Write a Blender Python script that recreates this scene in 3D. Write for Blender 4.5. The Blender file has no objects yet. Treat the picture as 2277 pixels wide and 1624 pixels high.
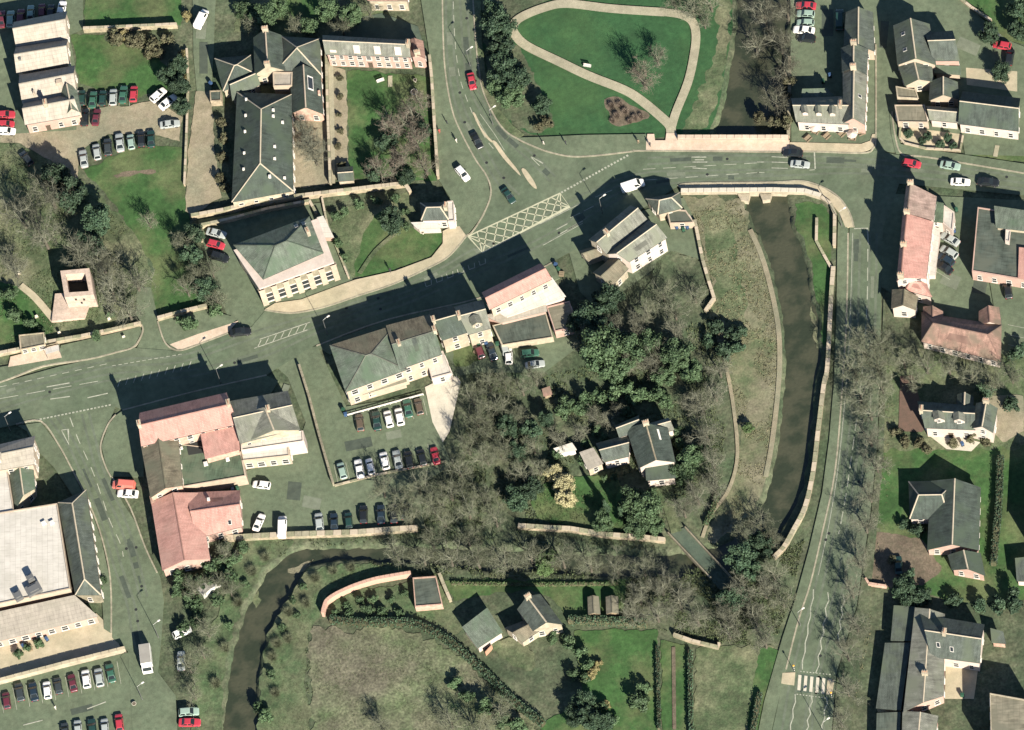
import bpy, bmesh, math, random
import numpy as np
from mathutils import Vector, Matrix, noise as mnoise
R = math.radians
sc = bpy.context.scene
col = sc.collection
# ------------------------------------------------------------------ camera
TILT, ROLL, DIST = R(28), R(-15), 1500.0
FOC = 36*DIST/227.7
fw = Vector((0, math.sin(TILT), -math.cos(TILT)))
r0, u0 = Vector((1, 0, 0)), Vector((0, math.cos(TILT), math.sin(TILT)))
cr = r0*math.cos(ROLL)+u0*math.sin(ROLL)
cu = -r0*math.sin(ROLL)+u0*math.cos(ROLL)
cpos = -fw*DIST
cd = bpy.data.cameras.new('camera'); cam = bpy.data.objects.new('camera', cd); col.objects.link(cam)
cd.sensor_width = 36; cd.lens = FOC; cd.clip_start = 10; cd.clip_end = 9000
m = Matrix((cr, cu, -fw)).transposed().to_4x4(); m.translation = cpos
cam.matrix_world = m
sc.camera = cam
def G(d, h=0.0):
    """aerial-photo map position -> ground position (metres) at height h"""
    a = (d[0]-1138.5)/2277*36/FOC; b = -(d[1]-812)/2277*36/FOC
    ray = fw+cr*a+cu*b
    k = (h-cpos.z)/ray.z
    return cpos+ray*k
# ------------------------------------------------------------------ sky, sun, exposure
g0 = G((1138.5, 812)); g1 = G((1138.5-7.4, 812-13.2))
shv = g1-g0                                   # shadow of a 1 m pole
sund = Vector((shv.x, shv.y, -1)).normalized()
elev = math.asin(-sund.z); azim = math.atan2(-sund.x, -sund.y)
w = bpy.data.worlds.new('World'); sc.world = w; w.use_nodes = True
nt = w.node_tree; sky = nt.nodes.new('ShaderNodeTexSky'); sky.sky_type = 'NISHITA'; sky.sun_disc = False
sky.sun_elevation = elev; sky.sun_rotation = azim; sky.air_density = 0.8; sky.dust_density = 0.1; sky.ozone_density = 2.0
bg = nt.nodes['Background']; nt.links.new(sky.outputs[0], bg.inputs[0]); bg.inputs[1].default_value = 0.06
sl = bpy.data.lights.new('sun', 'SUN'); so = bpy.data.objects.new('sun', sl); col.objects.link(so)
sl.energy = 5.0; sl.angle = R(0.5); sl.color = (1.0, 0.93, 0.82)
so.rotation_euler = sund.to_track_quat('-Z', 'Y').to_euler()
sc.view_settings.view_transform = 'Standard'; sc.view_settings.look = 'None'
sc.view_settings.exposure = 1.55; sc.view_settings.gamma = 1.0
sc.view_settings.use_curve_mapping = False
# ------------------------------------------------------------------ map helpers
OX = {1: 0, 2: 563.3, 3: 1126.7, 4: 1684.1}; OY = {'a': 0, 'b': 403.2, 'c': 806.5, 'd': 1209.1}
def T(t, x, y): return (OX[int(t[1])]+x/3.84, OY[t[0]]+y/3.84)
def TL(t, *c): return [T(t, c[i], c[i+1]) for i in range(0, len(c), 2)]
def P(*c): return [(c[i], c[i+1]) for i in range(0, len(c), 2)]
def smooth(pts, n=4, closed=False):
    out = []; L = len(pts)
    rng = range(L) if closed else range(L-1)
    for i in rng:
        g = (lambda k: pts[k % L]) if closed else (lambda k: pts[min(max(k, 0), L-1)])
        p0, p1, p2, p3 = g(i-1), g(i), g(i+1), g(i+2)
        for j in range(n):
            t = j/n
            out.append(tuple(0.5*(2*p1[k]+(p2[k]-p0[k])*t+(2*p0[k]-5*p1[k]+4*p2[k]-p3[k])*t*t+(3*p1[k]-p0[k]-3*p2[k]+p3[k])*t**3) for k in (0, 1)))
    if not closed: out.append(pts[-1])
    return out
# ------------------------------------------------------------------ materials
MATS = {}
def lin(c): return tuple(c)+(1.0,)
def mat(name, c1, c2=None, scale=0.4, rough=0.9, c3=None, scale2=0.05, bump=0.0, bscale=3.0, spec=0.3, metal=0.0, detail=6, coat=0.0, objvar=0.0, fine=0.12, coords='Object', mott=0.0):
    """noise-driven material: c1/c2 mix on a small noise, c3 patches on a large noise, fine grain on top"""
    if name in MATS: return MATS[name]
    M = bpy.data.materials.new(name); M.use_nodes = True; nt = M.node_tree; N, K = nt.nodes, nt.links
    b = N['Principled BSDF']; b.inputs['Roughness'].default_value = rough
    b.inputs['Specular IOR Level'].default_value = spec; b.inputs['Metallic'].default_value = metal
    b.inputs['Coat Weight'].default_value = coat; b.inputs['Coat Roughness'].default_value = 0.08
    MATS[name] = M
    if c2 is None and objvar == 0:
        b.inputs['Base Color'].default_value = lin(c1); return M
    geo = N.new('ShaderNodeNewGeometry'); vec = geo.outputs['Position']
    if coords == 'Object':
        tc = N.new('ShaderNodeTexCoord'); vec = tc.outputs['Object']
    def nz(s, d=6, ro=0.6):
        n = N.new('ShaderNodeTexNoise'); n.inputs['Scale'].default_value = s; n.inputs['Detail'].default_value = d
        n.inputs['Roughness'].default_value = ro; K.new(vec, n.inputs['Vector']); return n.outputs['Fac']
    def ramp(f, lo, hi):
        r = N.new('ShaderNodeMapRange'); r.inputs[1].default_value = lo; r.inputs[2].default_value = hi; K.new(f, r.inputs[0]); return r.outputs[0]
    def mix(f, a, bb, mode='MIX'):
        x = N.new('ShaderNodeMix'); x.data_type = 'RGBA'; x.blend_type = mode
        if isinstance(f, float): x.inputs[0].default_value = f
        else: K.new(f, x.inputs[0])
        for s, v in ((6, a), (7, bb)):
            if isinstance(v, tuple): x.inputs[s].default_value = lin(v)
            else: K.new(v, x.inputs[s])
        return x.outputs[2]
    c = mix(ramp(nz(scale, detail), 0.36, 0.64), c1, c2 or c1)
    if c3: c = mix(ramp(nz(scale2, 5), 0.45, 0.62), c, c3)
    if fine:
        g = ramp(nz(bscale, 4, 0.7), 0.3, 0.7); gm = N.new('ShaderNodeMapRange'); K.new(g, gm.inputs[0])
        gm.inputs[3].default_value = 1-fine; gm.inputs[4].default_value = 1+fine
        cc = N.new('ShaderNodeVectorMath'); cc.operation = 'SCALE'; K.new(c, cc.inputs[0]); K.new(gm.outputs[0], cc.inputs['Scale']); c = cc.outputs[0]
    if mott:
        for sc_, am in ((.16, mott), (.9, mott*.8)):
            g = ramp(nz(sc_, 8, 0.62), 0.34, 0.66); gm = N.new('ShaderNodeMapRange'); K.new(g, gm.inputs[0])
            gm.inputs[3].default_value = 1-am; gm.inputs[4].default_value = 1+am
            cc = N.new('ShaderNodeVectorMath'); cc.operation = 'SCALE'; K.new(c, cc.inputs[0]); K.new(gm.outputs[0], cc.inputs['Scale']); c = cc.outputs[0]
    if objvar:
        oi = N.new('ShaderNodeObjectInfo'); gm = N.new('ShaderNodeMapRange'); K.new(oi.outputs['Random'], gm.inputs[0])
        gm.inputs[3].default_value = 1-objvar; gm.inputs[4].default_value = 1+objvar
        cc = N.new('ShaderNodeVectorMath'); cc.operation = 'SCALE'; K.new(c, cc.inputs[0]); K.new(gm.outputs[0], cc.inputs['Scale']); c = cc.outputs[0]
    K.new(c, b.inputs['Base Color'])
    if bump:
        bp = N.new('ShaderNodeBump'); bp.inputs['Strength'].default_value = bump; bp.inputs['Distance'].default_value = 0.1
        K.new(nz(bscale, 5, 0.65), bp.inputs['Height']); K.new(bp.outputs[0], b.inputs['Normal'])
    return M
def roofmat(name, c1, c2, course=0.3, unit=0.5, moss=None, corr=False, rough=0.8, mosshi=0.66, amp=1.0):
    """roof covering: courses laid on the slope's own UVs, uneven weathering"""
    if name in MATS: return MATS[name]
    M = bpy.data.materials.new(name); M.use_nodes = True; nt = M.node_tree; N, K = nt.nodes, nt.links
    b = N['Principled BSDF']; b.inputs['Roughness'].default_value = rough; b.inputs['Specular IOR Level'].default_value = 0.25
    tc = N.new('ShaderNodeTexCoord'); br = N.new('ShaderNodeTexBrick'); K.new(tc.outputs['UV'], br.inputs['Vector'])
    br.inputs['Scale'].default_value = 1.0; br.inputs['Brick Width'].default_value = unit; br.inputs['Row Height'].default_value = course
    br.inputs['Mortar Size'].default_value = 0.02; br.inputs['Color1'].default_value = lin(c1); br.inputs['Color2'].default_value = lin(c2)
    br.inputs['Mortar'].default_value = lin(tuple(x*0.55 for x in c1)); br.inputs['Bias'].default_value = 0.0
    nz = N.new('ShaderNodeTexNoise'); nz.inputs['Scale'].default_value = 0.55; nz.inputs['Detail'].default_value = 7; K.new(tc.outputs['Object'], nz.inputs['Vector'])
    mp = N.new('ShaderNodeMapping'); mp.inputs['Scale'].default_value = (2.2, 0.35, 1); K.new(tc.outputs['UV'], mp.inputs['Vector'])
    st = N.new('ShaderNodeTexNoise'); st.inputs['Scale'].default_value = 1.0; st.inputs['Detail'].default_value = 5; K.new(mp.outputs[0], st.inputs['Vector'])
    ad = N.new('ShaderNodeMath'); ad.operation = 'ADD'; K.new(nz.outputs['Fac'], ad.inputs[0]); K.new(st.outputs['Fac'], ad.inputs[1])
    gm = N.new('ShaderNodeMapRange'); gm.inputs[1].default_value = 0.65; gm.inputs[2].default_value = 1.35; gm.inputs[3].default_value = 1-.48*amp; gm.inputs[4].default_value = 1+.42*amp; K.new(ad.outputs[0], gm.inputs[0])
    cc = N.new('ShaderNodeVectorMath'); cc.operation = 'SCALE'; K.new(br.outputs['Color'], cc.inputs[0]); K.new(gm.outputs[0], cc.inputs['Scale']); c = cc.outputs[0]
    if moss:
        n2 = N.new('ShaderNodeTexNoise'); n2.inputs['Scale'].default_value = 0.23; n2.inputs['Detail'].default_value = 8; K.new(tc.outputs['Object'], n2.inputs['Vector'])
        rr = N.new('ShaderNodeMapRange'); rr.inputs[1].default_value = 0.46; rr.inputs[2].default_value = mosshi; K.new(n2.outputs['Fac'], rr.inputs[0])
        x = N.new('ShaderNodeMix'); x.data_type = 'RGBA'; K.new(rr.outputs[0], x.inputs[0]); K.new(c, x.inputs[6]); x.inputs[7].default_value = lin(moss); c = x.outputs[2]
    K.new(c, b.inputs['Base Color'])
    bp = N.new('ShaderNodeBump'); bp.inputs['Strength'].default_value = 0.35; bp.inputs['Distance'].default_value = 0.04
    K.new(br.outputs['Fac'], bp.inputs['Height']); bp.invert = True; K.new(bp.outputs[0], b.inputs['Normal'])
    MATS[name] = M; return M
W_ = 'World'
mat('scrub', (.046, .060, .031), (.078, .084, .050), .55, c3=(.038, .056, .028), scale2=.09, bump=.8, bscale=1.6, fine=.4, mott=0.3, coords=W_)
mat('lawn', (0.023, 0.060, 0.015), (0.033, 0.075, 0.021), .7, c3=(0.067, 0.085, 0.034), scale2=.09, bump=.3, bscale=4, fine=.26, mott=0.24, coords=W_)
mat('park_lawn', (0.017, 0.054, 0.018), (0.022, 0.064, 0.022), .8, c3=(0.029, 0.067, 0.022), scale2=.05, bump=.3, bscale=4, fine=.24, mott=0.19, coords=W_)
mat('rough_grass', (.046, .071, .030), (.072, .090, .044), .6, c3=(.100, .102, .058), scale2=.08, bump=.7, bscale=2.5, fine=.36, mott=0.3, coords=W_)
mat('meadow', (.118, .116, .067), (.066, .084, .040), .4, c3=(.135, .124, .080), scale2=.07, bump=.6, bscale=2.2, fine=.32, mott=0.2, coords=W_)
mat('brown_meadow', (.105, .108, .064), (.056, .082, .034), .14, c3=(.096, .090, .060), scale2=.05, bump=.8, bscale=1.8, fine=.4, mott=0.26, coords=W_)
mat('bank_green', (.038, .066, .027), (.062, .084, .040), .5, c3=(.088, .096, .052), scale2=.09, bump=.7, bscale=2.5, fine=.34, mott=.28, coords=W_)
mat('soil', (.110, .085, .060), (.080, .068, .045), .8, bump=.5, bscale=3, fine=.3, mott=0.2, coords=W_)
mat('asphalt', (0.065, 0.086, 0.051), (0.075, 0.096, 0.059), .3, rough=.85, c3=(0.087, 0.104, 0.065), scale2=.06, bump=.15, bscale=6, fine=.14, mott=.17, coords=W_)
mat('asphalt_old', (0.079, 0.100, 0.060), (0.098, 0.118, 0.072), .4, rough=.9, c3=(0.068, 0.087, 0.052), scale2=.08, bump=.2, bscale=5, fine=.18, mott=.2, coords=W_)
mat('asphalt_dark', (0.045, 0.066, 0.047), (0.059, 0.078, 0.055), .4, rough=.85, c3=(0.072, 0.088, 0.059), scale2=.08, bump=.2, bscale=5, fine=.18, mott=0.13, coords=W_)
mat('gravel', (.180, .158, .102), (.215, .182, .124), .5, c3=(.150, .146, .096), scale2=.07, bump=.4, bscale=4, fine=.22, mott=0.15, coords=W_)
mat('path', (.215, .200, .135), (.250, .225, .158), .5, bump=.2, bscale=4, fine=.16, mott=0.12, coords=W_)
mat('paving_cream', (.310, .262, .176), (.340, .290, .200), .7, c3=(.27, .24, .16), scale2=.12, bump=.2, bscale=4, fine=.12, mott=0.1, coords=W_)
mat('paving_pink', (.40, .31, .225), (.43, .345, .26), .7, bump=.2, bscale=4, fine=.12, mott=0.1, coords=W_)
mat('paving_pale', (.36, .33, .26), (.42, .38, .30), .6, bump=.2, bscale=4, fine=.12, coords=W_)
mat('tower_stone', (.37, .285, .225), (.31, .245, .19), 1.2, bump=.4, bscale=4, fine=.18, mott=.15, coords=W_)
mat('brick_ground', (.105, .066, .048), (.085, .058, .042), 1.0, bump=.3, bscale=5, fine=.2, coords=W_)
mat('kerb_stone', (.24, .215, .155), (.18, .168, .12), 1.5, fine=.15, bscale=4, mott=0.2, coords=W_)
mat('road_paint', (.30, .30, .235), (.20, .205, .155), 1.2, rough=.8, fine=.15, bscale=5, coords=W_)
mat('yellow_paint', (.36, .35, .24), (.28, .275, .19), 1.2, rough=.8, fine=.15, bscale=5, coords=W_)
mat('wall_stone', (.30, .24, .165), (.22, .185, .125), 1.2, c3=(.19, .175, .115), scale2=.3, bump=.5, bscale=5, fine=.22, mott=0.25, coords=W_)
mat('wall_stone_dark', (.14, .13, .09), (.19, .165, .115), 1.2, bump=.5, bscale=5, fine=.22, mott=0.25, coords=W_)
mat('pink_brick', (.40, .25, .18), (.34, .22, .165), 1.5, bump=.4, bscale=6, fine=.16, coords=W_)
mat('coping', (.36, .30, .22), (.29, .25, .18), 1.5, bump=.2, fine=.14, coords=W_)
mat('coping_weathered', (.25, .225, .155), (.20, .185, .125), 1.5, bump=.2, fine=.2, mott=.2, coords=W_)
mat('coping_mossy', (.17, .175, .105), (.21, .195, .125), 1.5, bump=.2, fine=.2, mott=.2, coords=W_)
mat('render_white', (0.405, 0.339, 0.286), (0.361, 0.304, 0.255), .5, rough=.85, fine=.08, mott=0.08, coords=W_)
mat('render_cream', (0.317, 0.255, 0.189), (0.273, 0.224, 0.167), .5, rough=.85, fine=.09, mott=0.1, coords=W_)
mat('render_pink', (0.334, 0.220, 0.176), (0.290, 0.198, 0.157), .5, rough=.85, fine=.09, mott=0.1, coords=W_)
mat('stone_pale', (.30, .255, .185), (.24, .21, .15), 1.0, bump=.3, bscale=4, fine=.14, mott=0.2, coords=W_)
mat('stone_red', (.30, .19, .14), (.36, .25, .19), 1.2, bump=.3, bscale=4, fine=.16, mott=0.2, coords=W_)
mat('frame_white', (.48, .45, .40)); mat('wood_dark', (.06, .045, .03)); mat('wood_tan', (.22, .17, .11), (.17, .13, .085), 2)
mat('metal_grey', (.18, .18, .17), rough=.5, metal=.6); mat('metal_dark', (.04, .042, .04), rough=.5)
mat('glass_dark', (.012, .016, .017), rough=.12, spec=.35)
mat('window_glass', (.02, .024, .026), rough=.15, spec=.4)
mat('hollow_shade', (.02, .022, .02))  # near-black colour standing in for the shade inside hollows and openings
mat('chimney_pot', (.30, .17, .11))
roofmat('slate', (0.054, 0.065, 0.053), (0.066, 0.077, 0.064), moss=(0.066, 0.081, 0.053))
roofmat('slate_dark', (0.038, 0.050, 0.040), (0.048, 0.060, 0.049), moss=(0.044, 0.060, 0.040))
roofmat('slate_light', (.120, .122, .098), (.142, .142, .115), moss=(.115, .122, .088))
roofmat('slate_green', (.086, .104, .077), (.102, .120, .092), moss=(.066, .096, .060))
roofmat('tile_pink', (.325, .172, .138), (.355, .198, .160), course=.35, unit=.33, moss=(.30, .19, .15), mosshi=.9, amp=.6)
roofmat('tile_greypink', (.225, .160, .130), (.250, .180, .148), course=.35, unit=.33, moss=(.20, .165, .13), mosshi=.8)
roofmat('tile_brownpink', (.23, .14, .108), (.19, .118, .088), course=.35, unit=.33, moss=(.12, .09, .065), mosshi=.6)
roofmat('tile_brown', (.112, .098, .066), (.135, .116, .08), course=.35, unit=.33, moss=(.10, .10, .066))
roofmat('roof_cream', (0.242, 0.216, 0.176), (0.260, 0.231, 0.187), course=.9, unit=2.0, moss=(0.211, 0.194, 0.150), mosshi=.9, amp=.5)
roofmat('roof_white', (.375, .352, .305), (.39, .364, .318), course=1.2, unit=3.0, moss=(0.267, 0.252, 0.211), mosshi=.95, amp=.28)
roofmat('felt_green', (.055, .080, .050), (.066, .092, .058), course=1.2, unit=4.0, moss=(.085, .10, .065))
roofmat('felt_dark', (.048, .060, .047), (.057, .069, .055), course=1.2, unit=4.0, moss=(.072, .080, .06))
roofmat('felt_tan', (.14, .128, .09), (.16, .143, .102), course=1.2, unit=4.0, moss=(.115, .11, .078))
# ------------------------------------------------------------------ object helpers
def link(o): col.objects.link(o); return o
def tag(o, label=None, cat=None, group=None, kind=None):
    if label: o['label'] = label
    if cat: o['category'] = cat
    if group: o['group'] = group
    if kind: o['kind'] = kind
    return o
def empty(name, loc=(0, 0, 0), rz=0):
    o = bpy.data.objects.new(name, None); o.location = loc; o.rotation_euler = (0, 0, rz); o.empty_display_size = 0.5
    return link(o)
def meshobj(name, V, F, m, parent=None, uv=None, shade=False):
    me = bpy.data.meshes.new(name); me.from_pydata([tuple(v) for v in V], [], F)
    if m is not None: me.materials.append(MATS[m] if isinstance(m, str) else m)
    if uv:
        l = me.uv_layers.new(name='UVMap')
        for p in me.polygons:
            for k, li in enumerate(p.loop_indices): l.data[li].uv = uv[p.index][k]
    o = bpy.data.objects.new(name, me); link(o)
    if parent: o.parent = parent
    return o
def fixn(o):
    bm = bmesh.new(); bm.from_mesh(o.data); bmesh.ops.recalc_face_normals(bm, faces=bm.faces); bm.to_mesh(o.data); bm.free(); return o
class MB:
    def __init__(s): s.V = []; s.F = []; s.UV = []
    def face(s, pts, uv=None):
        n = len(s.V); s.V += [tuple(p) for p in pts]; s.F.append(list(range(n, n+len(pts)))); s.UV.append(uv or [(0, 0)]*len(pts))
    def box(s, c, sx, sy, sz, rz=0, top=1.0):
        """box standing on c"""
        ca, sa = math.cos(rz), math.sin(rz)
        def q(x, y, z): return (c[0]+x*ca-y*sa, c[1]+x*sa+y*ca, c[2]+z)
        a, b = sx/2, sy/2
        lo = [q(-a, -b, 0), q(a, -b, 0), q(a, b, 0), q(-a, b, 0)]; t = top
        hi = [q(-a*t, -b*t, sz), q(a*t, -b*t, sz), q(a*t, b*t, sz), q(-a*t, b*t, sz)]
        s.face(lo[::-1]); s.face(hi)
        for i in range(4): j = (i+1) % 4; s.face([lo[i], lo[j], hi[j], hi[i]])
        return s
    def prism(s, poly, z0, z1):
        area = sum(poly[i][0]*poly[(i+1) % len(poly)][1]-poly[(i+1) % len(poly)][0]*poly[i][1] for i in range(len(poly)))
        if area < 0: poly = poly[::-1]
        L = len(poly); s.face([(p[0], p[1], z1) for p in poly], [(p[0], p[1]) for p in poly])
        for i in range(L):
            p, q = poly[i], poly[(i+1) % L]; s.face([(p[0], p[1], z0), (q[0], q[1], z0), (q[0], q[1], z1), (p[0], p[1], z1)])
        return s
    def slab(s, pts, th, uv=True):
        """sloping slab: top polygon pts (3-D), thickness th downwards; UVs laid along its first edge"""
        pts = [Vector(p) for p in pts]
        n = (pts[1]-pts[0]).cross(pts[2]-pts[0])
        if n.z < 0: pts = pts[::-1]
        e = pts[1]-pts[0]
        best = min(range(len(pts)), key=lambda i: abs((pts[(i+1) % len(pts)]-pts[i]).normalized().z)-0.001*(pts[(i+1) % len(pts)]-pts[i]).length)
        e = (pts[(best+1) % len(pts)]-pts[best]).normalized(); n = (pts[1]-pts[0]).cross(pts[2]-pts[0]).normalized(); f = n.cross(e)
        U = [((p-pts[0]).dot(e), (p-pts[0]).dot(f)) for p in pts]
        s.face(pts, U); lo = [p-Vector((0, 0, th)) for p in pts]; s.face(lo[::-1])
        L = len(pts)
        for i in range(L): j = (i+1) % L; s.face([lo[i], lo[j], pts[j], pts[i]])
        return s
    def tube(s, a, b, ra, rb, n=6, cap=True):
        a, b = Vector(a), Vector(b); d = (b-a).normalized(); x = d.orthogonal().normalized(); y = d.cross(x)
        A = [a+(x*math.cos(2*math.pi*i/n)+y*math.sin(2*math.pi*i/n))*ra for i in range(n)]
        B = [b+(x*math.cos(2*math.pi*i/n)+y*math.sin(2*math.pi*i/n))*rb for i in range(n)]
        for i in range(n): j = (i+1) % n; s.face([A[i], A[j], B[j], B[i]])
        if cap: s.face(A[::-1]); s.face(B)
        return s
    def build(s, name, m, parent=None, weld=False):
        o = meshobj(name, s.V, s.F, m, parent, s.UV)
        if weld:
            bm = bmesh.new(); bm.from_mesh(o.data); bmesh.ops.remove_doubles(bm, verts=bm.verts, dist=1e-4); bmesh.ops.recalc_face_normals(bm, faces=bm.faces); bm.to_mesh(o.data); bm.free()
        return o
def copy_tree(o, parent=None):
    c = o.copy(); col.objects.link(c); c.parent = parent
    for k in list(o.children): copy_tree(k, c)
    return c
def rib_sides(pts, width):
    L, Rr = [], []
    for i, p in enumerate(pts):
        a = pts[max(i-1, 0)]; b = pts[min(i+1, len(pts)-1)]
        dx, dy = b[0]-a[0], b[1]-a[1]; l = math.hypot(dx, dy) or 1
        nx, ny = -dy/l, dx/l; k = width/2
        if 0 < i < len(pts)-1:
            ax, ay = p[0]-a[0], p[1]-a[1]; la = math.hypot(ax, ay) or 1
            c = (-ay/la)*nx+(ax/la)*ny; k = width/2/max(c, 0.5)
        L.append((p[0]+nx*k, p[1]+ny*k)); Rr.append((p[0]-nx*k, p[1]-ny*k))
    return L, Rr
def ribbon(mb, pts, width, z0, z1):
    L, Rr = rib_sides(pts, width)
    for i in range(len(pts)-1):
        a, b, c, d = L[i], L[i+1], Rr[i+1], Rr[i]
        mb.face([(d[0], d[1], z1), (c[0], c[1], z1), (b[0], b[1], z1), (a[0], a[1], z1)])
        if z1 > z0:
            mb.face([(a[0], a[1], z1), (b[0], b[1], z1), (b[0], b[1], z0), (a[0], a[1], z0)])
            mb.face([(c[0], c[1], z1), (d[0], d[1], z1), (d[0], d[1], z0), (c[0], c[1], z0)])
    if z1 > z0:
        for (a, d) in ((L[0], Rr[0]), (Rr[-1], L[-1])):
            mb.face([(a[0], a[1], z1), (a[0], a[1], z0), (d[0], d[1], z0), (d[0], d[1], z1)])
    return mb
def resample(pts, step):
    out = [pts[0]]
    for a, b in zip(pts, pts[1:]):
        n = max(1, int(math.hypot(b[0]-a[0], b[1]-a[1])/step))
        for i in range(1, n+1): out.append((a[0]+(b[0]-a[0])*i/n, a[1]+(b[1]-a[1])*i/n))
    return out
def g2(pts, h=0): return [(q.x, q.y) for q in (G(p, h) for p in pts)]
ZC = [0.004]
NATURAL = ('scrub', 'lawn', 'park_lawn', 'rough_grass', 'meadow', 'brown_meadow', 'bank_green', 'soil', 'gravel')
def ragged(pts, amp=1.0, step=.7):
    pts = resample(list(pts)+[pts[0]], step)[:-1]; out = []
    for i, p in enumerate(pts):
        a, b = pts[i-1], pts[(i+1) % len(pts)]; dx, dy = b[0]-a[0], b[1]-a[1]; l = math.hypot(dx, dy) or 1
        k = amp*(mnoise.noise(Vector((p[0]*.35, p[1]*.35, 3.1)))*.9+mnoise.noise(Vector((p[0]*1.3, p[1]*1.3, 7.7)))*.45)
        out.append((p[0]-dy/l*k, p[1]+dx/l*k))
    return out
def sheet(name, dpts, m, z=None, sm=0, kind='structure', label=None):
    if sm: dpts = smooth(dpts, sm, True)
    if z is None: z = ZC[0]; ZC[0] += 0.004
    pts = g2(dpts)
    if m in NATURAL: pts = ragged(pts, {'park_lawn': .35, 'gravel': .5}.get(m, 2.6 if m == 'brown_meadow' else 1.3 if 'meadow' in m or m in ('scrub', 'rough_grass', 'bank_green') else .8))
    area = sum(pts[i][0]*pts[(i+1) % len(pts)][1]-pts[(i+1) % len(pts)][0]*pts[i][1] for i in range(len(pts)))
    if area < 0: pts = pts[::-1]
    o = meshobj(name, [(x, y, z) for x, y in pts], [list(range(len(pts)))], m); o['kind'] = kind
    if label: o['label'] = label
    return o
# ------------------------------------------------------------------ ground with the river channel cut into it
river_d = smooth(P(1640,-60, 1632,0, 1632,73, 1616,156, 1603,234, 1588,279, 1590,320, 1620,400, 1648,452, 1674,507, 1700,565, 1722,640, 1738,729, 1741,806, 1736,885,
    1724,989, 1710,1067, 1686,1130, 1650,1170, 1590,1210, 1500,1226, 1300,1226, 1100,1216, 930,1208, 798,1212, 675,1214, 616,1242, 578,1286, 540,1362, 510,1454, 500,1547, 492,1680,
    590,1680, 574,1560, 580,1480, 601,1402, 621,1364, 637,1338, 658,1300, 681,1274, 706,1252, 813,1246, 1000,1262, 1200,1272, 1370,1284, 1500,1284, 1620,1268,
    1700,1228, 1746,1171, 1790,1080, 1803,989, 1815,859, 1827,800, 1826,740, 1817,679, 1806,651, 1796,585, 1783,533, 1764,500, 1756,450, 1750,400, 1748,320, 1755,200, 1752,73, 1756,-60), 2, True)
river = np.array(ragged(g2(river_d), .75, .9))
def sdist(px, py):
    n = len(river); d2 = np.full(px.shape, 1e9); ins = np.zeros(px.shape, bool)
    for i in range(n):
        ax, ay = river[i]; bx, by = river[(i+1) % n]; ex, ey = bx-ax, by-ay
        t = np.clip(((px-ax)*ex+(py-ay)*ey)/max(ex*ex+ey*ey, 1e-9), 0, 1)
        d2 = np.minimum(d2, (px-ax-t*ex)**2+(py-ay-t*ey)**2)
        if ay != by:
            c = ((ay > py) != (by > py)) & (px < ex*(py-ay)/(by-ay)+ax); ins ^= c
    d = np.sqrt(d2); return np.where(ins, d, -d)
xs = np.concatenate([[-2500, -1200, -600, -300, -200], np.arange(-160, 160.1, 0.8), [200, 300, 600, 1200, 2500]])
ys = np.concatenate([[-2500, -1200, -600, -300, -170], np.arange(-130, 130.1, 0.8), [170, 300, 600, 1200, 2500]])
XX, YY = np.meshgrid(xs, ys); SD = sdist(XX.ravel(), YY.ravel())
k = np.clip(SD/1.1, 0, 1); k = k*k*(3-2*k)
rng = np.random.default_rng(4)
ZZ = -2.0*k - 0.02
gv = np.stack([XX.ravel(), YY.ravel(), ZZ], 1); nx = len(xs); ny = len(ys)
ii = (np.arange(ny-1)[:, None]*nx+np.arange(nx-1)[None, :]).ravel()
gf = np.stack([ii, ii+1, ii+1+nx, ii+nx], 1)
me = bpy.data.meshes.new('ground'); me.from_pydata(gv.tolist(), [], gf.tolist()); me.materials.append(MATS['scrub'])
me.polygons.foreach_set('use_smooth', [True]*len(me.polygons))
gr = link(bpy.data.objects.new('ground', me)); tag(gr, 'olive brown scrubby ground between the roads', kind='structure')
# water
M = bpy.data.materials.new('river_water'); M.use_nodes = True; N, K = M.node_tree.nodes, M.node_tree.links; b = N['Principled BSDF']
tc = N.new('ShaderNodeNewGeometry'); n1 = N.new('ShaderNodeTexNoise'); n1.inputs['Scale'].default_value = .22; n1.inputs['Detail'].default_value = 7; K.new(tc.outputs['Position'], n1.inputs['Vector'])
rp = N.new('ShaderNodeMix'); rp.data_type = 'RGBA'; rr = N.new('ShaderNodeMapRange'); rr.inputs[1].default_value = .42; rr.inputs[2].default_value = .58; K.new(n1.outputs[0], rr.inputs[0]); K.new(rr.outputs[0], rp.inputs[0])
rp.inputs[6].default_value = (.024, .030, .018, 1); rp.inputs[7].default_value = (.045, .047, .029, 1); K.new(rp.outputs[2], b.inputs['Base Color'])
b.inputs['Roughness'].default_value = .16; b.inputs['Specular IOR Level'].default_value = .4
n2 = N.new('ShaderNodeTexNoise'); n2.inputs['Scale'].default_value = 1.4; n2.inputs['Detail'].default_value = 6; K.new(tc.outputs['Position'], n2.inputs['Vector'])
bp = N.new('ShaderNodeBump'); bp.inputs['Strength'].default_value = .9; bp.inputs['Distance'].default_value = .1; K.new(n2.outputs[0], bp.inputs['Height']); K.new(bp.outputs[0], b.inputs['Normal'])
MATS['river_water'] = M
rp_ = [tuple(p) for p in river]
if sum(rp_[i][0]*rp_[(i+1) % len(rp_)][1]-rp_[(i+1) % len(rp_)][0]*rp_[i][1] for i in range(len(rp_))) < 0: rp_ = rp_[::-1]
o = meshobj('river_water', [(x, y, -1.0) for x, y in rp_], [list(range(len(rp_)))], 'river_water'); tag(o, 'shallow brown river bending round the wooded bank', kind='structure')
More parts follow.
